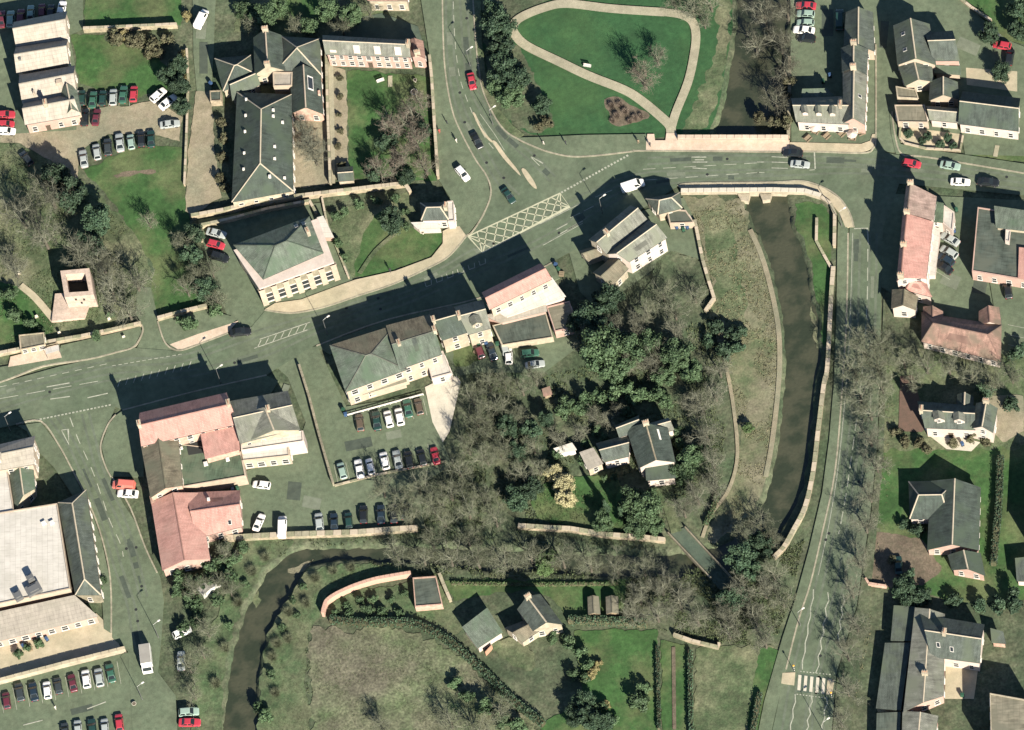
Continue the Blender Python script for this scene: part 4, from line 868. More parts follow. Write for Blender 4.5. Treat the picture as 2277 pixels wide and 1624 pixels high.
# --- north-east group
r = bld('corner_terrace', 'slate terrace with long pink gable wall beside the north-east lane', 'terrace', (1890, 180))
block(r, TL('a4', 755,105, 985,105, 1000,440, 735,420), 4.8, 7.2, 'gable', 'ns', wall='render_cream', rm='slate')
block(r, TL('a4', 715,410, 945,420, 932,640, 722,615), 6.0, 8.6, 'gable', 'ns', wall='render_pink', rm='slate', extras=[('ch', .02), ('ch', .98)], gap=2.0)
block(r, TL('a4', 728,620, 935,635, 915,1065, 735,1050), 5.4, 8.0, 'gable', 'ns', wall='render_pink', rm='slate_light', extras=[('sky', 1, .5, .5)], gap=2.0)
block(r, TL('a4', 285,840, 790,820, 785,1062, 330,1040), 4.6, 6.8, 'gable', 'ew', wall='render_white', rm='slate_light', extras=[('dorm', 1, .2, .6, 1.2), ('dorm', 1, .45, .6, 1.2), ('dorm', 1, .7, .6, 1.2), ('ch', .85)])
block(r, TL('a4', 385,770, 600,765, 672,835, 370,850), 3.2, 3.8, 'mono', wall='render_cream', rm='slate_green', wins=False)
r = bld('cross_gabled_house', 'large slate house with pale gable edges between lane and car park', 'house', (2060, 130))
block(r, TL('a4', 1160,220, 1470,205, 1525,555, 1195,555), 5.6, 8.6, 'gable', 'ns', wall='render_cream', rm='slate', ridgem='coping', extras=[('sky', 0, .3, .5), ('sky', 0, .7, .5)])
block(r, TL('a4', 1420,280, 1668,262, 1728,520, 1500,520), 5.4, 8.2, 'gable', 'ew', wall='render_pink', rm='slate', ridgem='coping')
block(r, TL('a4', 1200,560, 1490,560, 1505,700, 1260,735), 4.2, 6.4, 'gable', 'ns', wall='render_cream', rm='slate')
block(r, TL('a4', 1500,560, 1735,570, 1740,640, 1510,625), 2.8, 3.0, 'mono', wall='render_cream', rm='slate_green', wins=False)
r = bld('long_slate_inn', 'long slate inn with white front wall behind the triangular tree garden', 'inn', (2180, 260))
block(r, TL('a4', 1752,780, 2245,840, 2232,1122, 1715,1058), 4.6, 7.6, 'gable', 'ew', wall='render_white', rm='slate_dark', ridgem='coping')
block(r, TL('a4', 1440,905, 1712,925, 1715,1050, 1470,1025), 3.6, 5.2, 'gable', 'ew', wall='render_white', rm='slate_light')
block(r, TL('a4', 1170,895, 1430,895, 1460,1045, 1198,1040), 3.2, 3.2, 'flat', wall='render_cream', rm='felt_tan')
block(r, TL('a4', 1475,695, 1710,700, 1720,850, 1465,860), 4.0, 6.4, 'gable', 'ns', wall='render_cream', rm='slate')
block(r, TL('a4', 1180,735, 1355,765, 1378,840, 1192,830), 2.8, 2.8, 'flat', wall='stone_pale', rm='felt_tan', wins=False)
# --- east: pink terrace, dark flat roof, hipped house
r = bld('salmon_river_terrace', 'tall salmon-roofed terrace with white rear wall east of the river road', 'terrace', (2020, 560))
block(r, TL('b4', 1270,32, 1530,128, 1442,815, 1188,860), 7.0, 9.6, 'mono', 'ew', wall='render_white', rm='tile_pink', wins=False) if False else None
q = TL('b4', 1272,35, 1532,130, 1442,830, 1188,858)
block(r, TL('b4', 1272,35, 1532,130, 1506,335, 1240,300), 8.5, 10.3, 'gable', 'ns', wall='render_white', rm='tile_greypink', rk=.16, extras=[('ch', .02), ('ch', .99)], gap=2.2)
block(r, TL('b4', 1240,300, 1500,345, 1442,830, 1188,858), 8.4, 10.2, 'gable', 'ns', wall='render_white', rm='tile_pink', rk=.16, extras=[('ch', .02), ('ch', .5)], gap=2.2)
block(r, TL('b4', 1490,385, 1562,415, 1515,800, 1450,800), 3.0, 3.4, 'mono', 'ew', wall='render_white', rm='roof_white', wins=False)
block(r, TL('b4', 1460,165, 1595,195, 1585,355, 1448,335), 6.0, 6.4, 'mono', wall='render_white', rm='felt_green')
block(r, TL('b4', 1590,200, 1682,262, 1662,420, 1580,355), 4.6, 4.6, 'flat', wall='render_white', rm='roof_white')
block(r, TL('b4', 1255,830, 1420,800, 1490,990, 1265,930), 5.0, 6.8, 'hip', 'ew', wall='render_white', rm='tile_pink')
block(r, TL('b4', 1150,925, 1372,985, 1352,1100, 1142,1088), 4.4, 6.4, 'gable', 'ns', wall='render_white', rm='tile_brown')
r = bld('hipped_pantile_house', 'brown-pink hipped house with pale east slope', 'house', (2140, 730))
block(r, TL('b4', 1402,1120, 2085,1230, 2080,1545, 1400,1370), 3.4, 6.6, 'hip', 'ew', wall='render_white', rm='tile_brownpink', hipk=.8)
block(r, TL('b4', 1415,1070, 1585,1110, 1590,1230, 1410,1200), 3.2, 4.8, 'gable', 'ns', wall='render_white', rm='tile_brownpink')
block(r, TL('b4', 1890,1110, 2065,1075, 2085,1230, 1890,1235), 3.2, 5.0, 'gable', 'ns', wall='render_white', rm='tile_brownpink')
r = bld('flat_roofed_office', 'dark flat-roofed office with pale parapet at the right edge', 'office', (2230, 530))
block(r, TL('b4', 1882,220, 2400,300, 2330,850, 1832,768), 4.4, 4.4, 'flat', wall='render_pink', rm='felt_dark')
block(r, TL('b4', 2022,215, 2400,270, 2400,440, 2035,395), 5.6, 5.9, 'mono', wall='stone_pale', rm='slate_green', wins=False)
block(r, TL('b4', 2120,410, 2160,415, 2150,520, 2115,510), 5.6, 5.6, 'flat', wall='render_white', rm='roof_white', wins=False)
block(r, TL('b4', 2235,570, 2400,590, 2400,850, 2225,825), 4.6, 5.0, 'mono', wall='render_pink', rm='tile_pink', wins=False)
# --- far east houses
r = bld('white_dormer_house', 'white-walled house with two pale dormers and brick garden paving', 'house', (2130, 935))
block(r, TL('c4', 1365,330, 1865,370, 1862,575, 1430,558), 4.8, 7.0, 'gable', 'ew', wall='render_white', rm='slate', door=True, extras=[('dorm', 1, .32, .62, 2.3, 'slate_light'), ('dorm', 1, .7, .62, 2.3, 'slate_light'), ('ch', .02)])
block(r, TL('c4', 1868,345, 2050,388, 2012,600, 1832,560), 5.8, 7.8, 'gable', 'ns', wall='render_white', rm='slate', extras=[('ch', .98)])
block(r, TL('c4', 1705,270, 1845,290, 1840,400, 1700,380), 3.6, 5.2, 'gable', 'ns', wall='render_white', rm='slate')
r = bld('slate_bungalow', 'dark slate bungalow with cross-shaped ridges and pink east wall', 'bungalow', (2110, 1160))
block(r, TL('c4', 1480,1010, 1905,1065, 1890,1600, 1450,1600), 3.4, 6.2, 'gable', 'ns', wall='render_pink', rm='slate_dark', ridgem='coping')
block(r, TL('c4', 1290,1015, 1700,1005, 1640,1335, 1300,1335), 3.3, 5.9, 'hip', 'ew', wall='render_white', rm='slate_dark', ridgem='coping', hipk=.5)
block(r, TL('d4', 1625,95, 1905,80, 1945,275, 1660,225), 3.2, 5.2, 'gable', 'ns', wall='render_pink', rm='slate_dark', ridgem='coping')
r = bld('grey_courtyard_house', 'grey slate courtyard house with tall white east gable and dark flat garage strip', 'house', (2070, 1460))
block(r, TL('d4', 1345,545, 1600,600, 1590,1300, 1245,1440), 4.6, 5.5, 'gable', 'ns', wall='render_pink', rm='slate_light', extras=[('ch', .3)])
block(r, TL('d4', 1390,600, 1940,690, 1900,1020, 1480,965), 5.0, 7.6, 'gable', 'ew', wall='render_white', rm='slate', extras=[('sky', 1, .2, .5), ('sky', 1, .45, .6), ('ch', .35)])
block(r, TL('d4', 1165,530, 1345,540, 1312,832, 1138,828), 2.8, 3.0, 'mono', wall='stone_pale', rm='slate', wins=False)
block(r, TL('d4', 1090,850, 1308,848, 1225,1425, 1012,1405), 2.7, 2.9, 'mono', wall='stone_pale', rm='slate', wins=False)
block(r, TL('d4', 1020,1450, 1225,1440, 1215,1750, 1010,1750), 2.7, 2.9, 'mono', wall='stone_pale', rm='felt_dark', wins=False)
block(r, TL('d4', 1240,1430, 1545,1470, 1500,1750, 1230,1750), 4.4, 5.2, 'gable', 'ns', wall='render_pink', rm='slate_light')
block(r, TL('d4', 1990,730, 2100,760, 2125,855, 2000,845), 2.6, 3.2, 'mono', wall='stone_red', rm='slate', wins=False)
r = bld('grey_flat_roofed_block', 'plain grey flat-roofed block in the bottom right corner', 'building', (2230, 1600))
block(r, TL('d4', 1985,1275, 2400,1350, 2400,1750, 1995,1750), 8.5, 8.5, 'flat', wall='stone_pale', rm='felt_tan')
r = bld('edge_house', 'house at the right edge beside the hedge and lawn', 'house', (2300, 1180))
block(r, TL('c4', 2330,930, 2600,930, 2600,1500, 2300,1480), 6.0, 8.5, 'gable', 'ns', wall='render_cream', rm='slate')
block(r, TL('d4', 2200,130, 2400,110, 2400,330, 2215,320), 3.0, 3.4, 'mono', wall='render_white', rm='slate', wins=False)
# --- circled-garden house
r = bld('villa', 'rambling slate villa with white bays in the wooded riverside garden', 'house', (1430, 1020))
block(r, TL('c3', 1020,560, 1375,560, 1440,850, 1130,900), 5.4, 8.0, 'gable', 'ns', wall='render_white', rm='slate_dark', ridgem='wall_stone', extras=[('ch', .97), ('sky', 1, .75, .5, 2.6, .5, 'frame_white')])
block(r, TL('c3', 920,540, 1130,450, 1150,580, 960,640), 5.0, 6.8, 'gable', 'ew', wall='render_white', rm='slate')
block(r, TL('c3', 1215,520, 1380,470, 1432,575, 1290,610), 4.6, 6.0, 'gable', 'ew', wall='render_white', rm='slate_light')
block(r, TL('c3', 1185,880, 1420,850, 1445,985, 1190,1010), 3.6, 4.4, 'mono', wall='render_white', rm='slate_dark')
block(r, TL('c3', 760,690, 1055,610, 1045,800, 830,850), 4.0, 5.4, 'gable', 'ew', wall='render_white', rm='slate')
block(r, TL('c3', 620,770, 740,728, 825,862, 695,918), 3.6, 3.8, 'mono', wall='render_cream', rm='roof_cream')
block(r, TL('c3', 400,740, 560,690, 600,745, 440,775), 2.4, 2.8, 'mono', wall='frame_white', rm='roof_white', wins=False)
# --- southern cottage
r = bld('riverside_cottage', 'stone cottage with steep roof in the southern garden', 'cottage', (1190, 1390))
block(r, TL('d3', 90,560, 285,430, 480,690, 225,745), 4.6, 7.4, 'gable', 'ns', wall='stone_pale', rm='slate', extras=[('ch', .95)])
block(r, TL('d3', -20,720, 190,640, 285,740, 130,845), 3.2, 4.6, 'gable', 'ew', wall='stone_pale', rm='tile_brown')
r = bld('green_garage', 'pale green-roofed garage with white front beside the cottage', 'garage', (1075, 1405))
block(r, TL('d2', 1785,725, 2000,560, 2130,755, 1915,895), 3.0, 3.8, 'mono', wall='render_white', rm='slate_green', wins=False)
pp = G(T('d2', 2010,905), 1.0); r2 = r; shift(MB().box((pp.x, pp.y-.2, 0), 2.2, .15, 2.0, .62), r.location).build('door', 'chimney_pot', r)
r = bld('walled_shed', 'dark flat-roofed store inside the curved pink wall garden', 'shed', (950, 1320))
block(r, TL('d2', 1360,290, 1560,275, 1615,520, 1380,540), 2.5, 2.5, 'flat', wall='stone_red', rm='felt_dark', wins=False)
for (c, lab) in ((TL('d3', 690,455, 785,450, 800,600, 695,605), 'left-hand small timber shed on the cottage lawn'), (TL('d3', 845,455, 950,450, 955,595, 850,600), 'right-hand small timber shed on the cottage lawn')):
    r = bld('garden_shed', lab, 'shed', c[0], 'sheds on the cottage lawn')
    block(r, c, 1.9, 2.6, 'gable', 'ns', wall='wood_tan', rm='felt_tan', wins=False, over=.12)
    p = G(c[3]); 
r = bld('garden_hut', 'small pale hut in the trees west of the villa', 'shed', (1275, 915))
block(r, TL('c3', 300,230, 370,205, 390,270, 315,290), 2.0, 2.3, 'mono', wall='wood_tan', rm='tile_brownpink', wins=False)
r = bld('garden_outhouse', 'low dark outhouse against the south wall of the walled garden', 'shed', (760, 385))
block(r, TL('a2', 720,1430, 850,1420, 860,1540, 725,1550), 2.4, 3.2, 'gable', 'ew', wall='stone_pale', rm='slate', wins=False, over=.15)
r = bld('lane_garage', 'small tan-roofed garage between the lane and the school', 'garage', (480, 200))
block(r, TL('a1', 1790,775, 1890,770, 1890,860, 1795,865), 2.4, 2.4, 'flat', wall='wall_stone', rm='felt_dark', wins=False)
# ------------------------------------------------------------------ walls, fences, bridges
def gwall(label, dpts, h=1.5, wd=.5, m='wall_stone', cop='coping', z0=-.3, sm=0, name='stone_wall', cat='wall', onto=True, capw=.14):
    pts = smooth(dpts, 4) if sm else dpts
    w2 = resample(g2(pts), 2.0) if sm else g2(pts)
    root = empty(name, (w2[0][0], w2[0][1], 0)); tag(root, label, cat)
    shift(ribbon(MB(), w2, wd, z0, h), root.location).build('wall', m, root)
    # coping stones, each its own piece
    ps = resample(w2, 1.6); L, Rr = rib_sides(ps, wd+capw); cb = MB()
    rnd = random.Random(len(label)); n = 0
    for i in range(len(ps)-1):
        t = .03; a, b, c, d = L[i], L[i+1], Rr[i+1], Rr[i]
        hz = h+.10+rnd.uniform(-.02, .03); e = lambda p, q: (p[0]+(q[0]-p[0])*t, p[1]+(q[1]-p[1])*t)
        A, B, C, D_ = e(a, b), e(b, a), e(c, d), e(d, c)
        mb = MB().prism([A, B, C, D_], h+.002, hz)
        shift(mb, root.location).build('coping_stone', cop if cop != 'coping' or rnd.random() < .55 else rnd.choice(('coping_weathered', 'coping_mossy')), root)
    return root
gwall('stone wall along the north side of the school lawn', TL('a1', 720,275, 960,265, 1520,240), 1.9, .5)
gwall('pale low wall beside the lane past the school lawn', TL('a1', 1600,430, 1612,700, 1600,1100, 1580,1594), 1.0, .35)
gwall('long stone wall behind the town hall below the school', P(427,487, 500,474, 563,459, 640,446, 700,439, 800,427, 902,415, 914,434), 1.7, .7)
gwall('inner yard wall between the parked cars and the town hall', P(450,540, 449,507, 510,494, 600,470, 690,453, 705,480), 1.5, .5)
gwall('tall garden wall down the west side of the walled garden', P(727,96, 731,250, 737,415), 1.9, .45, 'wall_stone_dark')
gwall('stone wall between the walled garden and the north road', P(957,130, 962,180, 968,280, 976,400), 1.8, .5)
gwall('front wall of the churchyard along the main street', TL('b1', 0,1490, 150,1460, 420,1392, 700,1345, 960,1290, 1212,1232), 1.4, .6)
gwall('short stone wall across the green corner plot by the side lane', TL('b1', 1352,1195, 1550,1140, 1775,1085), 1.6, .6)
gwall('west wall of the hall garden running to the street', TL('b2', 590,150, 640,400, 740,640, 820,840), 1.0, .3)
gwall('pink parapet on the north side of the river bridge', P(1508,311, 1600,311, 1754,311), 1.4, .8, 'render_pink', 'paving_pink', -2)
gwall('pale parapet on the south side of the river bridge', P(1515,430, 1600,429, 1720,428, 1790,430, 1826,441), 1.3, .9, 'stone_pale', 'paving_pale', -2)
gwall('stone river wall along the west side of the river road', P(1854,598, 1849,664, 1841,818, 1833,859, 1820,963, 1809,1054, 1791,1132, 1765,1184, 1744,1221, 1722,1244), 1.2, .8, 'wall_stone', 'coping', -2, sm=1)
gwall('short curving wall at the top of the riverside lawn', P(1826,442, 1848,458, 1857,480, 1856,552), 1.1, .6)
gwall('low wall snaking through the riverside lawn', P(1817,488, 1816,540, 1832,570, 1848,598), .9, .5)
gwall('garden wall between the pub garden and the river meadow', P(1546,494, 1555,540, 1564,585, 1577,630, 1589,668, 1569,697), 1.2, .6)
gwall('long pale wall between the car park and the river', P(500,1202, 563,1198, 640,1194, 706,1192, 798,1189, 870,1183, 930,1179), 1.3, 1.1)
gwall('stone wall below the villa garden above the river', P(1153,1174, 1210,1178, 1270,1181, 1348,1194, 1431,1200, 1480,1206), 1.3, .9)
gwall('curved pink brick wall round the kitchen garden', P(720,1372, 724,1356, 731,1342, 756,1326, 798,1308, 837,1296, 880,1288, 916,1282), 2.1, .6, 'pink_brick', 'pink_brick', sm=1)
gwall('slanting pale wall beside the dark store', P(978,1280, 988,1305, 1003,1340), 1.4, .6)
gwall('slanting stone wall in the southern paddock', P(1498,1415, 1540,1430, 1598,1444, 1600,1434), 1.3, .5)
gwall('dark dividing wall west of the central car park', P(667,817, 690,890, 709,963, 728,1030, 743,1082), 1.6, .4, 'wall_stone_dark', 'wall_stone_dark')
gwall('wall between the supermarket yard and its car park', P(-60,1537, 0,1521, 140,1484, 281,1449), 2.0, .6, 'stone_pale', 'paving_cream')
gwall('low kerb wall along the lower row of the central car park', P(745,1082, 830,1060, 992,1028), .5, .35)
gwall('low stone wall in front of the triangular tree garden', P(2003,284, 2001,310, 2012,322, 2060,334, 2136,338, 2142,305), .8, .3)
gwall('pale wall bounding the grass along the verge in the north-east', P(2110,-20, 2160,20, 2205,50), .9, .5)
gwall('brick end wall in the garden below the flat garage strip', P(1925,1290, 1932,1302, 1972,1308), 1.1, .35, 'stone_red', 'stone_red')
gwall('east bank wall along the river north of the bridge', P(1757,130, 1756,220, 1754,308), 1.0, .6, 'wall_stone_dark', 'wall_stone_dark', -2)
# railings in front of upper parked row
r = empty('parking_rail', (*g2([(771, 926)])[0], 0)); tag(r, 'pale rail along the upper row of the central car park', 'railing')
a, b = g2([(771, 927)])[0], g2([(942, 880)])[0]
for i in range(15):
    t = i/14; shift(MB().box((a[0]+(b[0]-a[0])*t, a[1]+(b[1]-a[1])*t, 0), .12, .12, 1.0), r.location).build('post', 'frame_white', r)
for z in (.5, .9): shift(ribbon(MB(), [a, b], .12, z, z+.14), r.location).build('rail', 'frame_white', r)
# river bridge: deck and arches under the street
r = empty('river_bridge', (*g2([(1690, 370)])[0], 0)); tag(r, 'road bridge carrying the main street over the river', 'bridge')
dk = g2(P(1560,318, 1772,318, 1772,420, 1600,420)); shift(MB().prism(dk, -.6, .2), r.location).build('deck', 'wall_stone_dark', r)
for q in (P(1560,318, 1612,318, 1650,420, 1600,420), P(1742,318, 1772,318, 1775,420, 1752,420), P(1672,318, 1688,318, 1712,420, 1696,420)):
    shift(MB().prism(g2(q), -2.2, -.55), r.location).build('pier', 'wall_stone', r)
for q in (P(1640,434, 1668,434, 1664,450, 1648,448), P(1690,434, 1716,434, 1712,446, 1696,448)):
    shift(MB().prism(g2(q), -2.2, .5), r.location).build('cutwater', 'stone_pale', r)
# lane bridge
r = empty('lane_bridge', (*g2([(1570, 1245)])[0], 0)); tag(r, 'narrow lane bridge with pale parapets over the wooded river', 'bridge')
shift(MB().prism(g2(P(1486,1188, 1528,1172, 1572,1222, 1648,1306, 1600,1312, 1582,1290)), -.5, .25), r.location).build('deck', 'asphalt_dark', r)
shift(ribbon(MB(), g2(P(1486,1188, 1582,1290)), .3, -.5, 1.1), r.location).build('parapet', 'wall_stone_dark', r)
shift(ribbon(MB(), g2(P(1524,1176, 1568,1224, 1644,1306)), .3, -.5, 1.1), r.location).build('parapet', 'wall_stone_dark', r)
# ------------------------------------------------------------------ cars
PAINT = {'white': (.62, .60, .55), 'cream': (.5, .45, .36), 'silver': (.26, .28, .26), 'pale green': (.20, .27, .22), 'green': (.03, .085, .055), 'dark green': (.012, .035, .028),
         'black': (.010, .012, .013), 'dark grey': (.028, .034, .034), 'dark blue': (.012, .022, .032), 'red': (.30, .028, .040), 'dark red': (.085, .018, .026), 'brown': (.08, .06, .04), 'salmon': (.45, .12, .09)}
for k_, c_ in PAINT.items(): mat('paint_'+k_.replace(' ', '_'), c_, rough=.38, spec=.4, coat=.35)
mat('tyre', (.012, .012, .012), rough=.9); mat('rim', (.3, .3, .3), rough=.4, metal=.8); mat('lamp_clear', (.5, .5, .46), rough=.2); mat('lamp_red', (.25, .01, .01), rough=.3)
def mesh_of(mb, name, m, smooth_=False):
    me = bpy.data.meshes.new(name); me.from_pydata(mb.V, [], mb.F)
    bm = bmesh.new(); bm.from_mesh(me); bmesh.ops.remove_doubles(bm, verts=bm.verts, dist=1e-4); bmesh.ops.recalc_face_normals(bm, faces=bm.faces); bm.to_mesh(me); bm.free()
    if m: me.materials.append(MATS[m])
    if smooth_: me.polygons.foreach_set('use_smooth', [True]*len(me.polygons))
    return me
def loft(secs):
    """secs: rings of equal length"""
    mb = MB(); n = len(secs[0])
    for a, b in zip(secs, secs[1:]):
        for i in range(n): j = (i+1) % n; mb.face([a[i], a[j], b[j], b[i]])
    mb.face(secs[0][::-1]); mb.face(secs[-1]); return mb
def car_proto(kind):
    P_ = {'hatch': dict(L=4.3, W=1.78, H=1.5, hood=.95, tail=.92, xb=(-2.05, 1.05), xr=(-1.65, .30)),
          'saloon': dict(L=4.7, W=1.80, H=1.44, hood=.90, tail=.95, xb=(-1.75, 1.05), xr=(-1.0, .25)),
          'van': dict(L=5.2, W=1.95, H=2.1, hood=1.05, tail=1.1, xb=(-2.5, 1.75), xr=(-2.42, 1.05))}[kind]
    L, W, H = P_['L']/2, P_['W']/2, P_['H']
    def ring(x, w, z0, z1):
        return [(x, -w*.94, z0), (x, w*.94, z0), (x, w, z0+.2), (x, w, z1-.16), (x, w*.90, z1-.03), (x, w*.5, z1), (x, -w*.5, z1), (x, -w*.90, z1-.03), (x, -w, z1-.16), (x, -w, z0+.2)]
    hd, tl = P_['hood'], P_['tail']
    secs = [ring(-L, W*.80, .35, tl-.14), ring(-L+.12, W*.93, .25, tl-.03), ring(-L+.5, W, .22, tl), ring(0, W, .22, (hd+tl)/2+.02), ring(L-1.3, W, .22, hd), ring(L-.45, W*.96, .22, hd-.13), ring(L-.14, W*.86, .26, hd-.25), ring(L, W*.66, .36, hd-.38)]
    body = loft(secs)
    xb0, xb1 = P_['xb']; xr0, xr1 = P_['xr']; zb = min(hd, tl)-.03; wb, wr = W*.93, W*.74
    lo = lambda x, w, z: [(x, -w, z), (x, w, z)]
    # greenhouse (roof and pillars)
    b = [(xb0, -wb, zb), (xb1, -wb*.96, zb), (xb1, wb*.96, zb), (xb0, wb, zb)]; t = [(xr0, -wr, H-.04), (xr1, -wr, H-.04), (xr1, wr, H-.04), (xr0, wr, H-.04)]
    for i in range(4): j = (i+1) % 4; body.face([b[i], b[j], t[j], t[i]])
    xm0, xm1 = xr0+.18, xr1-.18; tt = [(xm0, -wr*.78, H), (xm1, -wr*.78, H), (xm1, wr*.78, H), (xm0, wr*.78, H)]
    for i in range(4): j = (i+1) % 4; body.face([t[i], t[j], tt[j], tt[i]])
    body.face(tt)
    def pane(q, name, s=.86, off=.012):
        q = [Vector(p) for p in q]; c = sum(q, Vector())/4; n = (q[1]-q[0]).cross(q[2]-q[0]).normalized()
        if n.dot(c-Vector(((xb0+xb1)/2, 0, zb))) < 0: n = -n
        mb = MB(); mb.face([c+(p-c)*s+n*off for p in q]); return mesh_of(mb, name, 'glass_dark')
    parts = [('body', mesh_of(body, 'car_body', 'paint_white'))]
    parts.append(('windscreen', pane([b[1], b[2], t[2], t[1]], 'windscreen', .9)))
    if kind != 'van': parts.append(('rear_window', pane([b[3], b[0], t[0], t[3]], 'rear_window', .86)))
    for s, (i, j) in ((-1, (0, 1)), (1, (3, 2))):
        A, B = Vector(b[i]), Vector(b[j]); C, D_ = Vector(t[j]), Vector(t[i]); mA, mC = (A+B)/2, (C+D_)/2
        if kind == 'van': parts.append(('side_window', pane([mA.lerp(B, .35), B, C, mC.lerp(C, .35)], 'side_window', .8)))
        else:
            parts.append(('side_window', pane([A, mA, mC, D_], 'side_window', .82))); parts.append(('side_window', pane([mA, B, C, mC], 'side_window', .82)))
    wm = MB().tube((0, -.1, 0), (0, .1, 0), .31, .31, 12); rm_ = MB().tube((0, -.105, 0), (0, .105, 0), .19, .19, 8)
    tyre, rim = mesh_of(wm, 'wheel', 'tyre'), mesh_of(rm_, 'rim', 'rim')
    wheels = [(x, y) for x in (-L+.85, L-.9) for y in (-W+.08, W-.08)]
    hl = MB().box((0, 0, 0), .06, .3, .14); tlm = MB().box((0, 0, 0), .06, .26, .2)
    lamps = [('headlight', mesh_of(hl, 'headlight', 'lamp_clear'), (L-.10, y*W*.62, hd-.45)) for y in (-1, 1)]+[('tail_light', mesh_of(tlm, 'tail_light', 'lamp_red'), (-L+.02, y*W*.68, tl-.38)) for y in (-1, 1)]
    mir = [('mirror', mesh_of(MB().box((0, 0, 0), .14, .2, .13), 'mirror', 'metal_dark'), (xb1-.25, y*(W+.06), hd+.02)) for y in (-1, 1)]
    return parts, (tyre, rim, wheels), lamps+mir
PROTO = {k_: car_proto(k_) for k_ in ('hatch', 'saloon', 'van')}
def car(d, ang, colour, kind, label, group=None, scale=1.0, z=None):
    """ang: heading on the map in degrees, 0 = east, 90 = north"""
    jr = random.Random(label); ang += jr.uniform(-2.5, 2.5); scale *= jr.uniform(.93, 1.06); d = (d[0]+jr.uniform(-1, 1), d[1]+jr.uniform(-2, 2))
    p = G(d, .8); q = G((d[0]+10*math.cos(R(ang)), d[1]-10*math.sin(R(ang))), .8)
    root = empty('parked_car' if group else 'car', (p.x, p.y, .27 if z is None else z), math.atan2(q.y-p.y, q.x-p.x)); root.scale = (scale,)*3
    tag(root, label, 'van' if kind == 'van' else 'car', group)
    parts, (ty, rm_, wh), ex = PROTO[kind]
    for n, me in parts:
        o = bpy.data.objects.new(n, me); link(o); o.parent = root
        if n == 'body': o.material_slots[0].link = 'OBJECT'; o.material_slots[0].material = MATS['paint_'+colour.replace(' ', '_')]
    for x, y in wh:
        o = bpy.data.objects.new('wheel', ty); link(o); o.parent = root; o.location = (x, y, .31)
        o2 = bpy.data.objects.new('rim', rm_); link(o2); o2.parent = o
    for n, me, loc in ex:
        o = bpy.data.objects.new(n, me); link(o); o.parent = root; o.location = loc
    return root
ORD = ['first', 'second', 'third', 'fourth', 'fifth', 'sixth', 'seventh', 'eighth', 'ninth', 'tenth', 'eleventh', 'twelfth', 'thirteenth', 'fourteenth', 'fifteenth', 'sixteenth', 'seventeenth', 'eighteenth', 'nineteenth', 'twentieth', 'twenty-first', 'twenty-second']
def ordn(i, n, frm='left', last='right'):
    return {0: f'first from the {frm}'}.get(i, f'{ORD[i]} from the {frm}') if i < n-1 else f'last, at the {last} end,'
KW = {'hatch': 'hatchback', 'saloon': 'saloon', 'van': 'van'}
def row(where, tile, cars, vertical=False):
    cars = sorted(cars, key=lambda c: c[1] if vertical else c[0])
    for i, (x, y, a, c, *k_) in enumerate(cars):
        kd = k_[0] if k_ else ('hatch' if (i*7+len(where)) % 3 else 'saloon')
        o = ordn(i, len(cars), 'top', 'bottom') if vertical else ordn(i, len(cars))
        car(T(tile, x, y), a, c, kd, f'{c} {KW[kd]}, {o} in {where}', 'cars in '+where)
row('the shaded row above the works', 'a1', [(10,170,88,'dark red'), (90,165,88,'pale green'), (175,145,88,'dark red'), (265,120,88,'pale green'), (362,100,88,'dark red'), (432,110,85,'black'), (527,85,80,'white')])
row('the upper north-west parking row', 'a1', [(700,835,88,'dark green'), (795,850,86,'green'), (880,840,86,'dark green'), (968,830,86,'silver'), (1050,815,86,'green'), (1145,800,86,'red')])
row('the short north-west parking row', 'a1', [(725,1000,84,'black'), (822,1000,80,'dark red')])
row('the angled pair of white cars', 'a1', [(1350,812,40,'white'), (1432,872,42,'white')])
row('the curved north-west parking row', 'a1', [(712,1355,100,'silver'), (828,1300,98,'silver'), (920,1260,96,'dark grey'), (1020,1220,95,'silver'), (1115,1220,95,'pale green'), (1205,1195,92,'black'), (1292,1180,92,'dark green')])
row('the stack left of the works', 'a1', [(40,985,4,'red'), (45,1060,2,'red'), (60,1130,0,'white')], True)
car(T('a1', 1448, 1065), 8, 'silver', 'saloon', 'silver saloon on its own at the east edge of the north-west car park')
car(T('a1', 1722, 165), 62, 'white', 'van', 'white van at the top of the lane')
car(T('a1', 225, 1350), 128, 'dark grey', 'hatch', 'dark grey car half hidden by churchyard trees')
car(T('a2', 1868, 700), -78, 'red', 'saloon', 'bright red saloon driving on the north road')
car(T('a2', 1910, 1195), -62, 'black', 'saloon', 'black saloon driving down the north road')
car(T('a2', 1790, 1482), -52, 'white', 'hatch', 'white hatchback parked on the pavement by the lodge', z=.36)
row('the ladder beside the river trees', 'a4', [(412,45,178,'red'), (415,122,178,'pale green'), (412,190,178,'pale green'), (395,262,176,'white'), (420,338,176,'black')], True)
car(T('a4', 705, 175), 88, 'dark green', 'van', 'dark green van behind the corner terrace')
car(T('a4', 1990, 285), -25, 'dark grey', 'saloon', 'dark grey saloon under the trees in the north-east yard')
car(T('a4', 2085, 385), 172, 'red', 'hatch', 'red hatchback in the north-east yard')
car(T('a4', 2155, 490), 80, 'black', 'hatch', 'black hatchback in the north-east yard above the pale concrete')
car(T('a4', 300, 1305), 177, 'black', 'saloon', 'black saloon on the bridge approach beside the silver one')
car(T('a4', 365, 1400), -4, 'silver', 'saloon', 'silver saloon waiting at the stop line near the bridge')
car(T('a4', 1318, 1402), -8, 'red', 'hatch', 'red hatchback in the shadow edge on the eastern street')
car(T('a4', 1650, 1420), -8, 'pale green', 'saloon', 'pale green saloon beside the eastern pavement')
